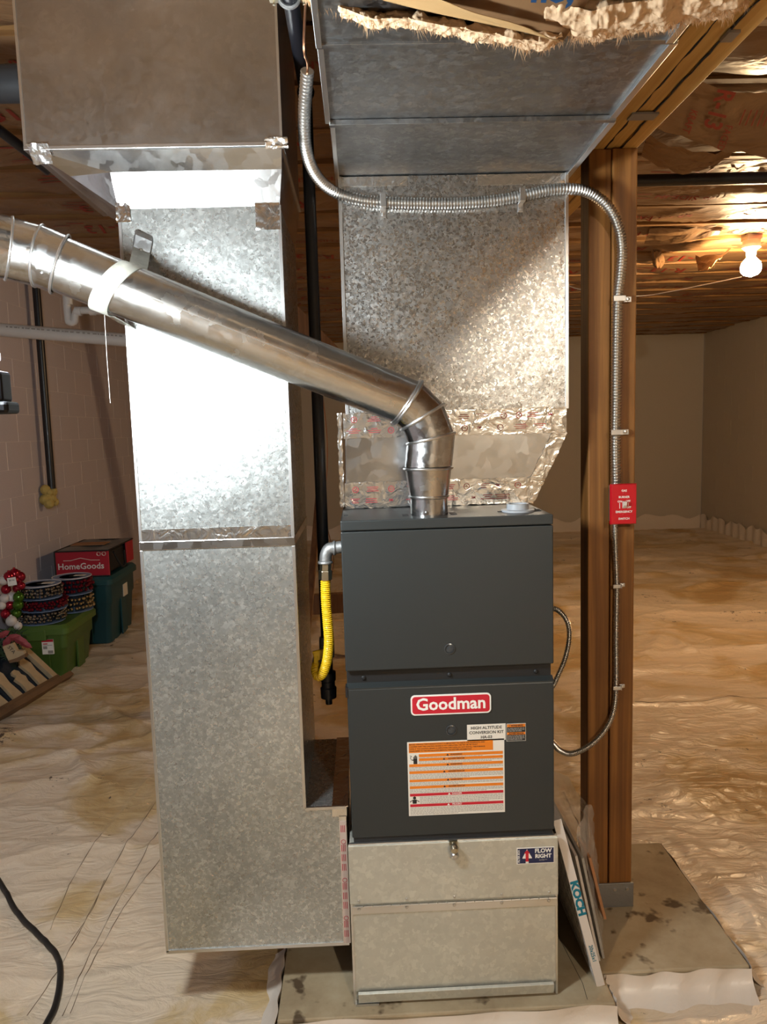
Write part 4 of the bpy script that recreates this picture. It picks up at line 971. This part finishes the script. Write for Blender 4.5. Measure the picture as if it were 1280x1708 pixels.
wool([[at(x, y-2, 1.36) for x, y in R_], [at(x-4, y-24, 1.30) for x, y in R_], [at(x-4, y-52, 1.28) for x, y in R_], [at(x-4, y-90, 1.30) for x, y in R_], [at(x, y-70, 1.42) for x, y in R_], [at(x, y-6, 1.42) for x, y in R_]], 'wool_mass')
fb = MB(); rr = random.Random(9)
for pts_, cnt, y0 in ((E_, 900, 1.365), (R_, 1100, 1.365)):
    for k in range(cnt):
        i = rr.randrange(len(pts_)-1); t = rr.random(); x = pts_[i][0]*(1-t)+pts_[i+1][0]*t; y = pts_[i][1]*(1-t)+pts_[i+1][1]*t
        p = at(x, y-rr.uniform(0, 16), y0+rr.uniform(-.03, .03)); tuft = .5+.5*math.sin(x*.11)*math.sin(x*.037+1)
        l_ = rr.uniform(.003, .009)+.026*tuft*rr.random()**2
        q = p+Vector((rr.uniform(-.5, .5), rr.uniform(-.4, .2), -1)).normalized()*l_; w_ = rr.uniform(.0004, .0011)
        fb.mesh([p+Vector((-w_, 0, 0)), p+Vector((w_, 0, 0)), p+Vector((0, w_, 0)), q], [(0, 1, 3), (1, 2, 3), (2, 0, 3)])
fb.build('fibre_fringe', M['glass'], ib, kind='stuff')
def sheetp(quadpts, name, m, n=14, amp=.004, seed=1):
    a, b, c, d = map(Vector, quadpts); r = np.random.RandomState(seed); vs = []
    for i in range(n+1):
        for j in range(n+1):
            p = a.lerp(b, i/n).lerp(d.lerp(c, i/n), j/n); vs.append(p+Vector((0, amp*math.sin(i*.8+seed)*math.sin(j*.6), amp*math.sin(i*.5+j*.4+seed))))
    o = MB().mesh(vs, [(i*(n+1)+j, i*(n+1)+j+1, (i+1)*(n+1)+j+1, (i+1)*(n+1)+j) for i in range(n) for j in range(n)]).build(name, m, ib, True)
    s = o.modifiers.new('t', 'SOLIDIFY'); s.thickness = .0012; return o
sheetp([at(545, -22, 1.315), at(935, 70, 1.315), at(885, 50, 1.30), at(690, -14, 1.28)], 'facing_edge', M['kraft2'], seed=2, amp=.0015)
pf = sheetp([at(600, -6, 1.35), at(940, 66, 1.345), at(1010, -40, 1.22), at(720, -80, 1.20)], 'kraft_facing', M['kraft'], seed=3, amp=.002)  # darker kraft than the edge: shade on the underside put into its colour
text('no,', .055, at(925, -17, 1.245), M['bprint'], ib, rot=(PI/2+.9, 0, .05), bold=.002, name='blue_lettering')

# ================================================================== OVERHEAD PIPES ETC
tag(MB().cyl((.86, 3.62, 2.765), (XR-.05, 3.62, 2.78), .027, 18).build('overhead_pipe', M['bpipe'], None, True), 'long black pipe under the joists on the right of the beam', 'pipe')
dp = thing('drain_pipe', 'thick black plastic drain pipe at the upper left under the joists', 'pipe', (-1.4, 2.36, 2.78))
q = at(20, 134, 2.36)
MB().cyl((XL, 2.36, q.z), (-.775, 2.36, q.z), .043, 24).build('pipe_run', M['abs'], dp, True); MB().cyl((-1.25, 2.36, q.z-.012), (-.95, 2.36, q.z-.012), .050, 24).build('coupling', M['abs'], dp, True)
vb = thing('capped_pipe', 'slanting black capped pipe below the upper left joists', 'pipe', at(82, 281, 3.0))
MB().cyl(at(-60, 172, 2.75), at(78, 278, 3.0), .019, 16).build('pipe_run', M['bpipe'], vb, True); MB().cyl(at(66, 269, 2.98), at(84, 283, 3.01), .026, 16).build('end_cap', M['bpipe'], vb, True)
# pvc drain crossing by the left wall
pv = thing('plastic_drain', 'horizontal white plastic drain pipe crossing in front of the left block wall', 'pipe', at(100, 555, 5.4))
MB().cyl(at(-12, 549, 5.4), at(330, 577, 5.4), .046, 24).build('pipe_run', M['pvc'], pv, True)
mk = MB(); a0 = at(10, 546, 5.352); a1 = at(205, 562, 5.352); dd = (a1-a0).normalized(); rr = random.Random(3); t = 0
while t < (a1-a0).length-.02:
    l2 = rr.uniform(.008, .03); p = a0+dd*t; mk.quad(p, p+dd*l2, p+dd*l2+Vector((0, 0, .010)), p+Vector((0, 0, .010))); t += l2+rr.uniform(.004, .02)
mk.build('pipe_print', M['greyink'], pv, kind='stuff')
tr2 = thing('trap_pipe', 'small white plastic trap and side pipe above the horizontal drain', 'pipe', at(122, 530, 5.1))
MB().sweep(spline([Vector((at(112, 470, 5.1).x-.01, 5.1, 2.862)), at(113, 525, 5.1), at(117, 537, 5.1), at(124, 536, 5.1), at(126, 524, 5.1), at(133, 518, 5.1), at(175, 519, 5.1), at(330, 528, 5.1)], .01), .024, 14).build('trap_tube', M['pvc'], tr2, True)
for p, a_ in ((at(113, 503, 5.1), (0, 0, 1)), (at(131, 519, 5.1), (1, 0, 0)), (at(155, 518, 5.1), (1, 0, 0))): MB().cyl(p-Vector(a_)*.02, p+Vector(a_)*.02, .031, 16).build('hub', M['pvc'], tr2, True)
wv = thing('wall_pipe', 'black pipe running down the left block wall into yellow foam', 'pipe', (-2.47, 6.05, 1.2))
MB().cyl((-2.47, 6.05, 1.245), (-2.47, 6.05, 2.88), .030, 18).build('pipe_run', M['bpipe'], wv, True)
fo = MB(); rr = random.Random(5)
for k in range(14): fo.sphere((-2.49+rr.uniform(-.03, .03), 6.05+rr.uniform(-.06, .06), 1.18+rr.uniform(-.05, .06)), rr.uniform(.025, .045), 8, 6)
fo.build('foam_plug', M['foam'], wv, True)
tag(MB().sweep([at(173, 500, 1.79), at(178, 590, 1.79), at(184, 672, 1.79)], .00045, 6).build('hanging_string', M['cream'], None), 'thin white string hanging below the vent pipe strap', 'string')

# keyless bulb
def bulb_fix(loc, label_, mat):
    x, y, z = loc
    b = thing('ceiling_bulb', label_, 'lamp', (x, y, z))
    MB().lathe((x, y, z), (0, 0, -1), [(.058, -.03), (.058, 0), (.062, .0), (.060, .02), (.035, .04), (.030, .085), (.022, .088)], 24).build('lamp_holder', M['porc'], b, True)
    MB().lathe((x, y, z-.088), (0, 0, -1), [(.024, -.01), (.036, .004), (.060, .03), (.068, .06), (.064, .09), (.046, .112), (.01, .125)], 24).build('bulb', M[mat], b, True)
    MB().box(x-.05, x+.05, y-.05, y+.05, z+.03, z+.30).build('junction_box', M['iron'], b)
    return b
bulb_fix((2.74, 5.25, 2.83), 'lit warm bulb in a white porcelain holder under the joists at right', 'bulb')
bulb_fix((1.0, -1.9, 2.83), 'warm bulb in a porcelain holder under the joists behind the viewer', 'bulb2')
tag(MB().sweep(spline([at(1238, 462, 5.2), at(1180, 474, 5.3), at(1120, 486, 5.4), at(1060, 494, 5.5), at(980, 485, 5.55), at(940, 470, 5.65), Vector((1.47, 5.751, 2.893))], .03), .004, 6).build('lamp_wire', M['pvc'], None), 'thin pale cable running left from the lit bulb under the joists', 'cable')

# LED work light at the left edge, on a tripod
LY = 1.15
wlt = thing('work_light', 'bright white work light with black bracket at the left edge of the view', 'lamp', (-.66, LY, 0))
MB().box(-.745, -.545, LY-.05, LY+.05, 1.752, 1.94).build('lens', M['led'], wlt, bevel=.02)
MB().box(-.70, -.60, LY-.012, LY+.012, 1.942, 1.965).build('handle', M['lampblk'], wlt, bevel=.008)
MB().box(-.592, -.524, LY-.018, LY+.018, 1.704, 1.750).box(-.596, -.516, LY-.022, LY+.022, 1.687, 1.705).build('bracket', M['lampblk'], wlt, bevel=.005)
MB().box(-.70, -.67, LY-.015, LY+.015, 1.68, 1.757).build('neck', M['lampblk'], wlt, bevel=.004)
MB().cyl((-.70, LY, .55), (-.70, LY, 1.70), .012, 14).build('pole', M['lampblk'], wlt, True)
for an in (.9, 2.6, 4.4): MB().cyl((-.70, LY, .55), (-.70+.35*math.cos(an), LY+.35*math.sin(an), .02), .011, 10).build('leg', M['lampblk'], wlt, True)
cpts = [atz(-60, 1390, .02), atz(-5, 1466, .02), atz(30, 1525, .02), atz(72, 1570, .02), atz(96, 1600, .02), atz(101, 1635, .02), atz(92, 1680, .02), atz(76, 1715, .02), atz(60, 1780, .02)]
def onf(p, r): return Vector((p.x, p.y, float(floor_h(np.array([p.x]), np.array([p.y]))[0])+r))
tag(MB().sweep([onf(p, .010) for p in spline(cpts, .015)], .0092, 12).build('power_cord', M['cord'], None, True), 'black power cord curving across the plastic sheet at lower left', 'cord')

# ================================================================== STORAGE BY THE LEFT WALL
def tote(name, label_, x0, x1, y0, y1, h, mb_, ml, taper=.035):
    t = thing(name, label_, 'bin', ((x0+x1)/2, (y0+y1)/2, 0)); zl = h-.045
    def rr_(x0, x1, y0, y1, z, r=.04, n=4):
        out = []
        for cx, cy, a0 in ((x1-r, y1-r, 0), (x0+r, y1-r, PI/2), (x0+r, y0+r, PI), (x1-r, y0+r, 1.5*PI)):
            out += [Vector((cx+r*math.cos(a0+PI/2*k/n), cy+r*math.sin(a0+PI/2*k/n), z)) for k in range(n+1)]
        return out
    k = taper; g = .022
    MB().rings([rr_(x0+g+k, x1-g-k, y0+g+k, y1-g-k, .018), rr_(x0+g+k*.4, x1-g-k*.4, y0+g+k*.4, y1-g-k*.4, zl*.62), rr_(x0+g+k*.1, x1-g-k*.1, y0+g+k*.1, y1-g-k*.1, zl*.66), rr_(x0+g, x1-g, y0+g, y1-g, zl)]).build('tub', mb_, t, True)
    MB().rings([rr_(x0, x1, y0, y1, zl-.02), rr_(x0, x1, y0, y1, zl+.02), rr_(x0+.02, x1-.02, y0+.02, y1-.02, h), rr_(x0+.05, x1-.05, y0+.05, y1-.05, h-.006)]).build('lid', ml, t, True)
    cx = (x0+x1)/2
    MB().box(cx-.065, cx+.065, y0-.008, y0+.03, zl-.055, zl+.016).build('handle', ml, t, bevel=.006)
    MB().box(cx+.058, cx+.066, y0+g+.008, y0+g+.03, .03, zl-.02).build('rib', mb_, t, bevel=.002)
    MB().box(x1-g-.02, x1-g-.004, cx*0+(y0+y1)/2-.06, (y0+y1)/2+.06, .03, zl*.8).build('rib', mb_, t, bevel=.004)
    return t
gt = tote('storage_bin', 'green plastic storage bin with lid carrying spools of beads', -2.42, -2.005, 4.98, 5.56, .395, M['gbin'], M['glid'])
g0, g1 = at(72, 1091, 5.0), at(89, 1066, 5.0); gw_, gh_ = g1.x-g0.x, g1.z-g0.z
gs = MB().box(g0.x, g1.x, 4.992, 5.002, g0.z, g1.z).build('bin_sticker', M['white'], gt)
for nm, mm, u0, u1, v0, v1 in (('sticker_band', 'dred', 0, 1, .84, 1), ('sticker_print', 'greyink', .1, .45, .36, .55), ('sticker_print', 'greyink', .5, .95, .05, .25), ('sticker_print', 'dred', .1, .5, .68, .74), ('sticker_print', 'greyink', .1, .9, .60, .63)):
    MB().box(g0.x+gw_*u0, g0.x+gw_*u1, 4.9905, 4.9918, g0.z+gh_*v0, g0.z+gh_*v1).build(nm, M[mm], gs)
tt_ = tote('storage_bin', 'teal plastic storage bin with a red shopping bag on its lid', -2.47, -1.965, 5.80, 6.48, .56, M['tbin'], M['tlid'])
MB().box(-1.992, -1.986, 6.13, 6.24, .33, .43).build('bin_sticker', M['cream'], tt_)
# shopping bag
sb = thing('shopping_bag', 'red store shopping bag lying on the teal bin', 'bag', (-2.19, 6.13, .565))
bx0, bx1, by0, by1, bz0, bz1 = -2.40, -1.985, 5.83, 6.46, .565, .765
MB().box(bx0, bx1, by0, by0+.015, bz0, bz1).build('front_panel', M['bagred'], sb, bevel=.004)
n = 10; vs = []
for i in range(n+1):
    for j in range(n+1): vs.append((bx0+(bx1-bx0)*i/n, by0+.005+(by1-by0)*j/n, bz1+.012*math.sin(i*.9)*math.sin(j*.7)))
MB().mesh(vs, [(i*(n+1)+j, i*(n+1)+j+1, (i+1)*(n+1)+j+1, (i+1)*(n+1)+j) for i in range(n) for j in range(n)]).build('top_panel', M['bagtop'], sb, True)
MB().box(bx0+.03, bx0+.30, by0+.25, by0+.40, bz1+.008, bz1+.013).build('printed_patch', M['orag'], sb)
MB().box(bx0+.01, bx1-.03, by0+.05, by1-.02, bz0, bz1-.02).build('bag_contents', M['dark'], sb, bevel=.02)
MB().box(bx1-.012, bx1, by1-.18, by1, bz0+.02, bz1).build('side_panel', M['bagred'], sb, bevel=.004)
pp = MB()
for a, b in (((bx0, by0, bz1), (bx1, by0, bz1)), ((bx0, by0, bz0), (bx1, by0, bz0)), ((bx0, by0, bz0), (bx0, by0, bz1)), ((bx0, by0, bz1), (bx0, by1, bz1)), ((bx0, by1, bz1), (bx1, by1, bz1)), ((bx1, by0, bz1), (bx1, by1, bz1))): pp.cyl(a, b, .006, 6)
pp.build('piping', M['dark'], sb)
hn = MB().sweep(spline([(bx1, 5.95, bz1-.03), (bx1+.03, 6.02, bz0+.05), (bx1+.03, 6.12, bz0+.04), (bx1+.005, 6.2, bz1-.06)], .01), .009, 6).build('handle', M['dark'], sb)
text('HomeGoods', .068, ((bx0+bx1)/2-.01, by0-.002, bz0+.080), M['white'], sb, bold=.001)
ro = MB(); cz = bz0+.128
ro.sweep([Vector((bx0+.065, by0-.001, cz)), Vector((bx0+.12, by0-.001, cz)), Vector(((bx0+bx1)/2-.01, by0-.001, cz+.018)), Vector((bx1-.14, by0-.001, cz)), Vector((bx1-.07, by0-.001, cz-.002))], .0022, 5).build('roof_line', M['white'], sb)
MB().torus((bx1-.075, by0-.002, bz1-.025), (0, 1, 0), .014, .003, 16, 5).torus((bx1-.035, by0-.002, bz1-.025), (0, 1, 0), .014, .003, 16, 5).build('corner_mark', M['paperfoil'], sb)
# bead spools
def spool(c, r, h, mbead, label_, cap, seed, rows=3):
    c = Vector(c); t = thing('bead_spool', label_, 'spool', c, 'bead garland spools on the green bin')
    MB().cyl(c, c+Vector((0, 0, h)), r*.62, 20).build('core', M['bnav'], t, True)
    for z, nm in ((0, 'lower_disk'), (h-.004, 'upper_disk')): MB().cyl(c+Vector((0, 0, z)), c+Vector((0, 0, z+.004)), r*(.98 if cap or z == 0 else .8), 32).build(nm, M['disk'], t, True)
    if cap:
        MB().torus(c+Vector((0, 0, h)), (0, 0, 1), r*.97, .003, 40, 6).build('disk_rim', M['diskrim'], t, True)
        MB().cyl(c+Vector((0, 0, h)), c+Vector((0, 0, h+.0015)), .018, 16).build('hub_hole', M['black'], t); MB().obox(c+Vector((.05, .02, h+.001)), (.04, .0, 0), (0, .025, 0), (0, 0, .001)).build('disk_label', M['cream'], t)
    rnd = random.Random(seed); b = MB()
    for q in range(rows):
        nb = 34
        for k in range(nb):
            an = 2*PI*(k+q*.5)/nb+rnd.uniform(-.03, .03); rb = rnd.uniform(.010, .014)
            b.sphere(c+Vector(((r*.93+rnd.uniform(-.01, .012))*math.cos(an), (r*.93+rnd.uniform(-.01, .012))*math.sin(an), .014+(h-.024)*(q+.5)/rows+rnd.uniform(-.004, .004))), rb, 7, 5)
    b.build('beads', mbead, t, True, kind='stuff'); return t
z0 = .397
sA = Vector((-2.225, 5.13, z0)); sB = Vector((-2.125, 5.435, z0))
spool(sA, .150, .085, M['bsil'], 'lowest spool of silver beads at the front of the green bin', False, 1)
spool(sA+Vector((.01, .01, .086)), .155, .080, M['bred'], 'middle spool of dark red beads in the front stack', False, 2)
spool(sA+Vector((-.005, .0, .168)), .142, .090, M['bsil'], 'top spool of silver beads with blue disk in the front stack', True, 3)
spool(sB, .135, .125, M['bgold'], 'lower spool of gold tinsel at the back of the green bin', False, 4)
spool(sB+Vector((0, 0, .127)), .138, .120, M['bred'], 'upper spool of dark red beads with blue disk at the back', True, 5)
# ornament pack
op_ = thing('ornament_pack', 'hanging pack of red white and green ball ornaments beside the green bin', 'ornaments', at(20, 1052, 5.0))
orn = [(15, 962, 'R', 9), (33, 962, 'R', 9), (6, 968, 'W', 8), (24, 957, 'R', 9), (35, 977, 'R', 7), (10, 983, 'R', 8), (28, 981, 'R', 7), (8, 998, 'W', 8), (18, 996, 'W', 9), (31, 996, 'G', 9), (16, 1009, 'R', 8), (30, 1009, 'G', 9), (9, 1024, 'R', 8), (27, 1023, 'G', 9), (19, 1036, 'W', 9), (30, 1044, 'W', 7), (3, 1010, 'W', 7), (24, 968, 'R', 8)]
rr = random.Random(8)
for x, y, k, r in orn:
    p = at(x, y, 4.95+rr.uniform(-.03, .05)); r_ = r/1250*5.0
    MB().sphere(p, r_, 16, 10).cyl(p+Vector((0, 0, r_*.95)), p+Vector((0, 0, r_*1.2)), r_*.22, 8).build('ornament', M['or'+k], op_, True)
tg = at(20, 970, 4.88); tgo = MB().obox(tg, (.028, 0, .004), (0, .001, 0), (-.003, 0, .026)).build('price_tag', M['white'], op_)
text('$4.99', .016, tg+Vector((0, -.002, .008)), M['ink'], tgo)
# wreath and wooden scene
wr = thing('wreath', 'small evergreen sprig with dusty red petals between the bin and the wooden scene', 'decoration', at(20, 1085, 4.75))
lf = MB(); pt = MB(); rr = random.Random(6)
for k in range(160):
    c = at(rr.uniform(0, 40), rr.uniform(1052, 1098), 4.72+rr.uniform(-.03, .05)); d = Vector((rr.uniform(-1, 1), rr.uniform(-1, .3), rr.uniform(-.6, 1))).normalized(); lf.cyl(c, c+d*.05, .004, 5, .001)
lf.build('needles', M['green'], wr, kind='stuff')
for (x, y, s, an) in ((22, 1063, .05, .2), (34, 1068, .06, -.5), (12, 1070, .05, .9), (42, 1074, .05, -.6), (6, 1058, .045, .5)):
    c = at(x, y, 4.66); e = Vector((math.cos(an), 0, math.sin(an))); f_ = Vector((-math.sin(an), 0, math.cos(an)))
    MB().prism([(0, 0), (1, 0), (1, 1)], 0, 1) if False else None
    pt = MB().mesh([c-e*s, c-e*s*.3+f_*s*.45, c+e*s*.5+f_*s*.35, c+e*s, c+e*s*.5-f_*s*.35, c-e*s*.3-f_*s*.45]+[c+Vector((0, -.012, 0))], [(0, 1, 6), (1, 2, 6), (2, 3, 6), (3, 4, 6), (4, 5, 6), (5, 0, 6)]).build('petal', M['pink'], wr)
    so = pt.modifiers.new('t', 'SOLIDIFY'); so.thickness = .004
ws = thing('wooden_scene', 'slatted wooden scene with figure cut-outs in a brown frame lying by the green bin', 'decoration', (-2.15, 4.6, 0))
A = atz(4, 1203, .0); B = atz(108, 1141, .0); TB = at(30, 1092, 4.92); 
e1 = (B-A).normalized(); upd = TB-atz(88, 1140, .02); e2 = (upd-e1*upd.dot(e1)).normalized(); nn = e1.cross(e2).normalized()
if nn.x < 0: nn = -nn
Lw = (B-A).length; Hh = .46
def wp(s, t, d=0): return A+e1*s+e2*t+nn*d
def board(s0, s1, t0, t1, d0, d1, name, m): 
    return MB().obox(wp((s0+s1)/2, (t0+t1)/2, (d0+d1)/2), e1*(s1-s0)/2, e2*(t1-t0)/2, nn*(d1-d0)/2).build(name, m, ws, bevel=.002)
s_off = -.35
board(s_off, Lw-.03, .04, Hh, -.012, 0, 'backing', M['bnav'])
board(s_off, Lw+.02, 0, .035, -.03, .09, 'base_board', M['brown']); board(Lw-.07, Lw-.02, .035, Hh, -.01, .03, 'side_rail', M['tan'])
board(s_off, Lw-.02, .035, .075, .0, .035, 'lower_rail', M['brown'])
def cut(s0, t0, pts, nm):
    n = len(pts); vs = [wp(s0+x, t0+y, .002) for x, y in pts]+[wp(s0+x, t0+y, .020) for x, y in pts]
    MB().mesh(vs, [tuple(range(n)), tuple(range(2*n-1, n-1, -1))]+[(i, i+n, (i+1) % n+n, (i+1) % n) for i in range(n)]).build(nm, M['tan'], ws)
fig = [(0, 0), (.075, 0), (.07, .10), (.085, .16), (.07, .20), (.075, .24), (.055, .275), (.03, .27), (.018, .24), (.028, .205), (.0, .18), (.01, .1)]
for s0, k in ((Lw-.20, .9), (Lw-.33, .55), (Lw-.46, 1.0), (Lw-.60, .8), (Lw-.76, 1.05)): cut(s0, .075, [(x*1.1, y*k*1.15) for x, y in fig], 'figure_cutout')
bt = thing('boot_plaque', 'cream boot-shaped wooden plaque on top of the wooden scene', 'decoration', at(20, 1092, 4.6))
def pxp(L_, Y, th):
    P_ = [at(x, y, Y) for x, y in L_]; n = len(P_); b = MB(); b.mesh(P_+[p+Vector((0, th, 0)) for p in P_], [tuple(range(n)), tuple(range(2*n-1, n-1, -1))]+[(i, i+n, (i+1) % n+n, (i+1) % n) for i in range(n)]); return b
pxp([(4, 1079), (21, 1073), (28, 1086), (38, 1086), (41, 1091), (27, 1098), (14, 1102), (11, 1096)], 4.58, .03).build('plaque', M['tan'], bt)
pxp([(14, 1102), (27, 1098), (41, 1091), (43, 1096), (28, 1104), (16, 1106)], 4.575, .04).build('sole', M['brown'], bt)
text('STA', .032, at(19, 1084, 4.575), M['ink'], bt, rot=(PI/2, .9, 0))

# lumber behind, seen through the gap between the ducts
def plank(name, a, b, w_, t, label_, m='lumber', cat='lumber'):
    a, b = Vector(a), Vector(b); ax, u, v = frame_of(b-a)
    return tag(MB().obox((a+b)/2, (b-a)/2, u*w_/2, v*t/2).build(name, M[m], None, bevel=.003), label_, cat)
plank('lumber_board', (-.40, 4.3, .02), (-.26, 4.75, 1.32), .04, .09, 'brown board leaning upright behind the return duct')
plank('lumber_plank', (-.62, 5.2, .42), (.5, 5.25, .44), .06, .14, 'horizontal brown plank behind the furnace seen through the gap')
for x in (-.5, .4): plank('sawhorse_leg', (x, 5.2, 0), (x, 5.2, .36), .09, .09, 'left upright under the brown plank' if x < 0 else 'right upright under the brown plank')
plank('stair_stringer', (-.75, 6.57, 2.80), (.35, 6.57, 1.63), .05, .24, 'dark slanting stair board high behind the two ducts')
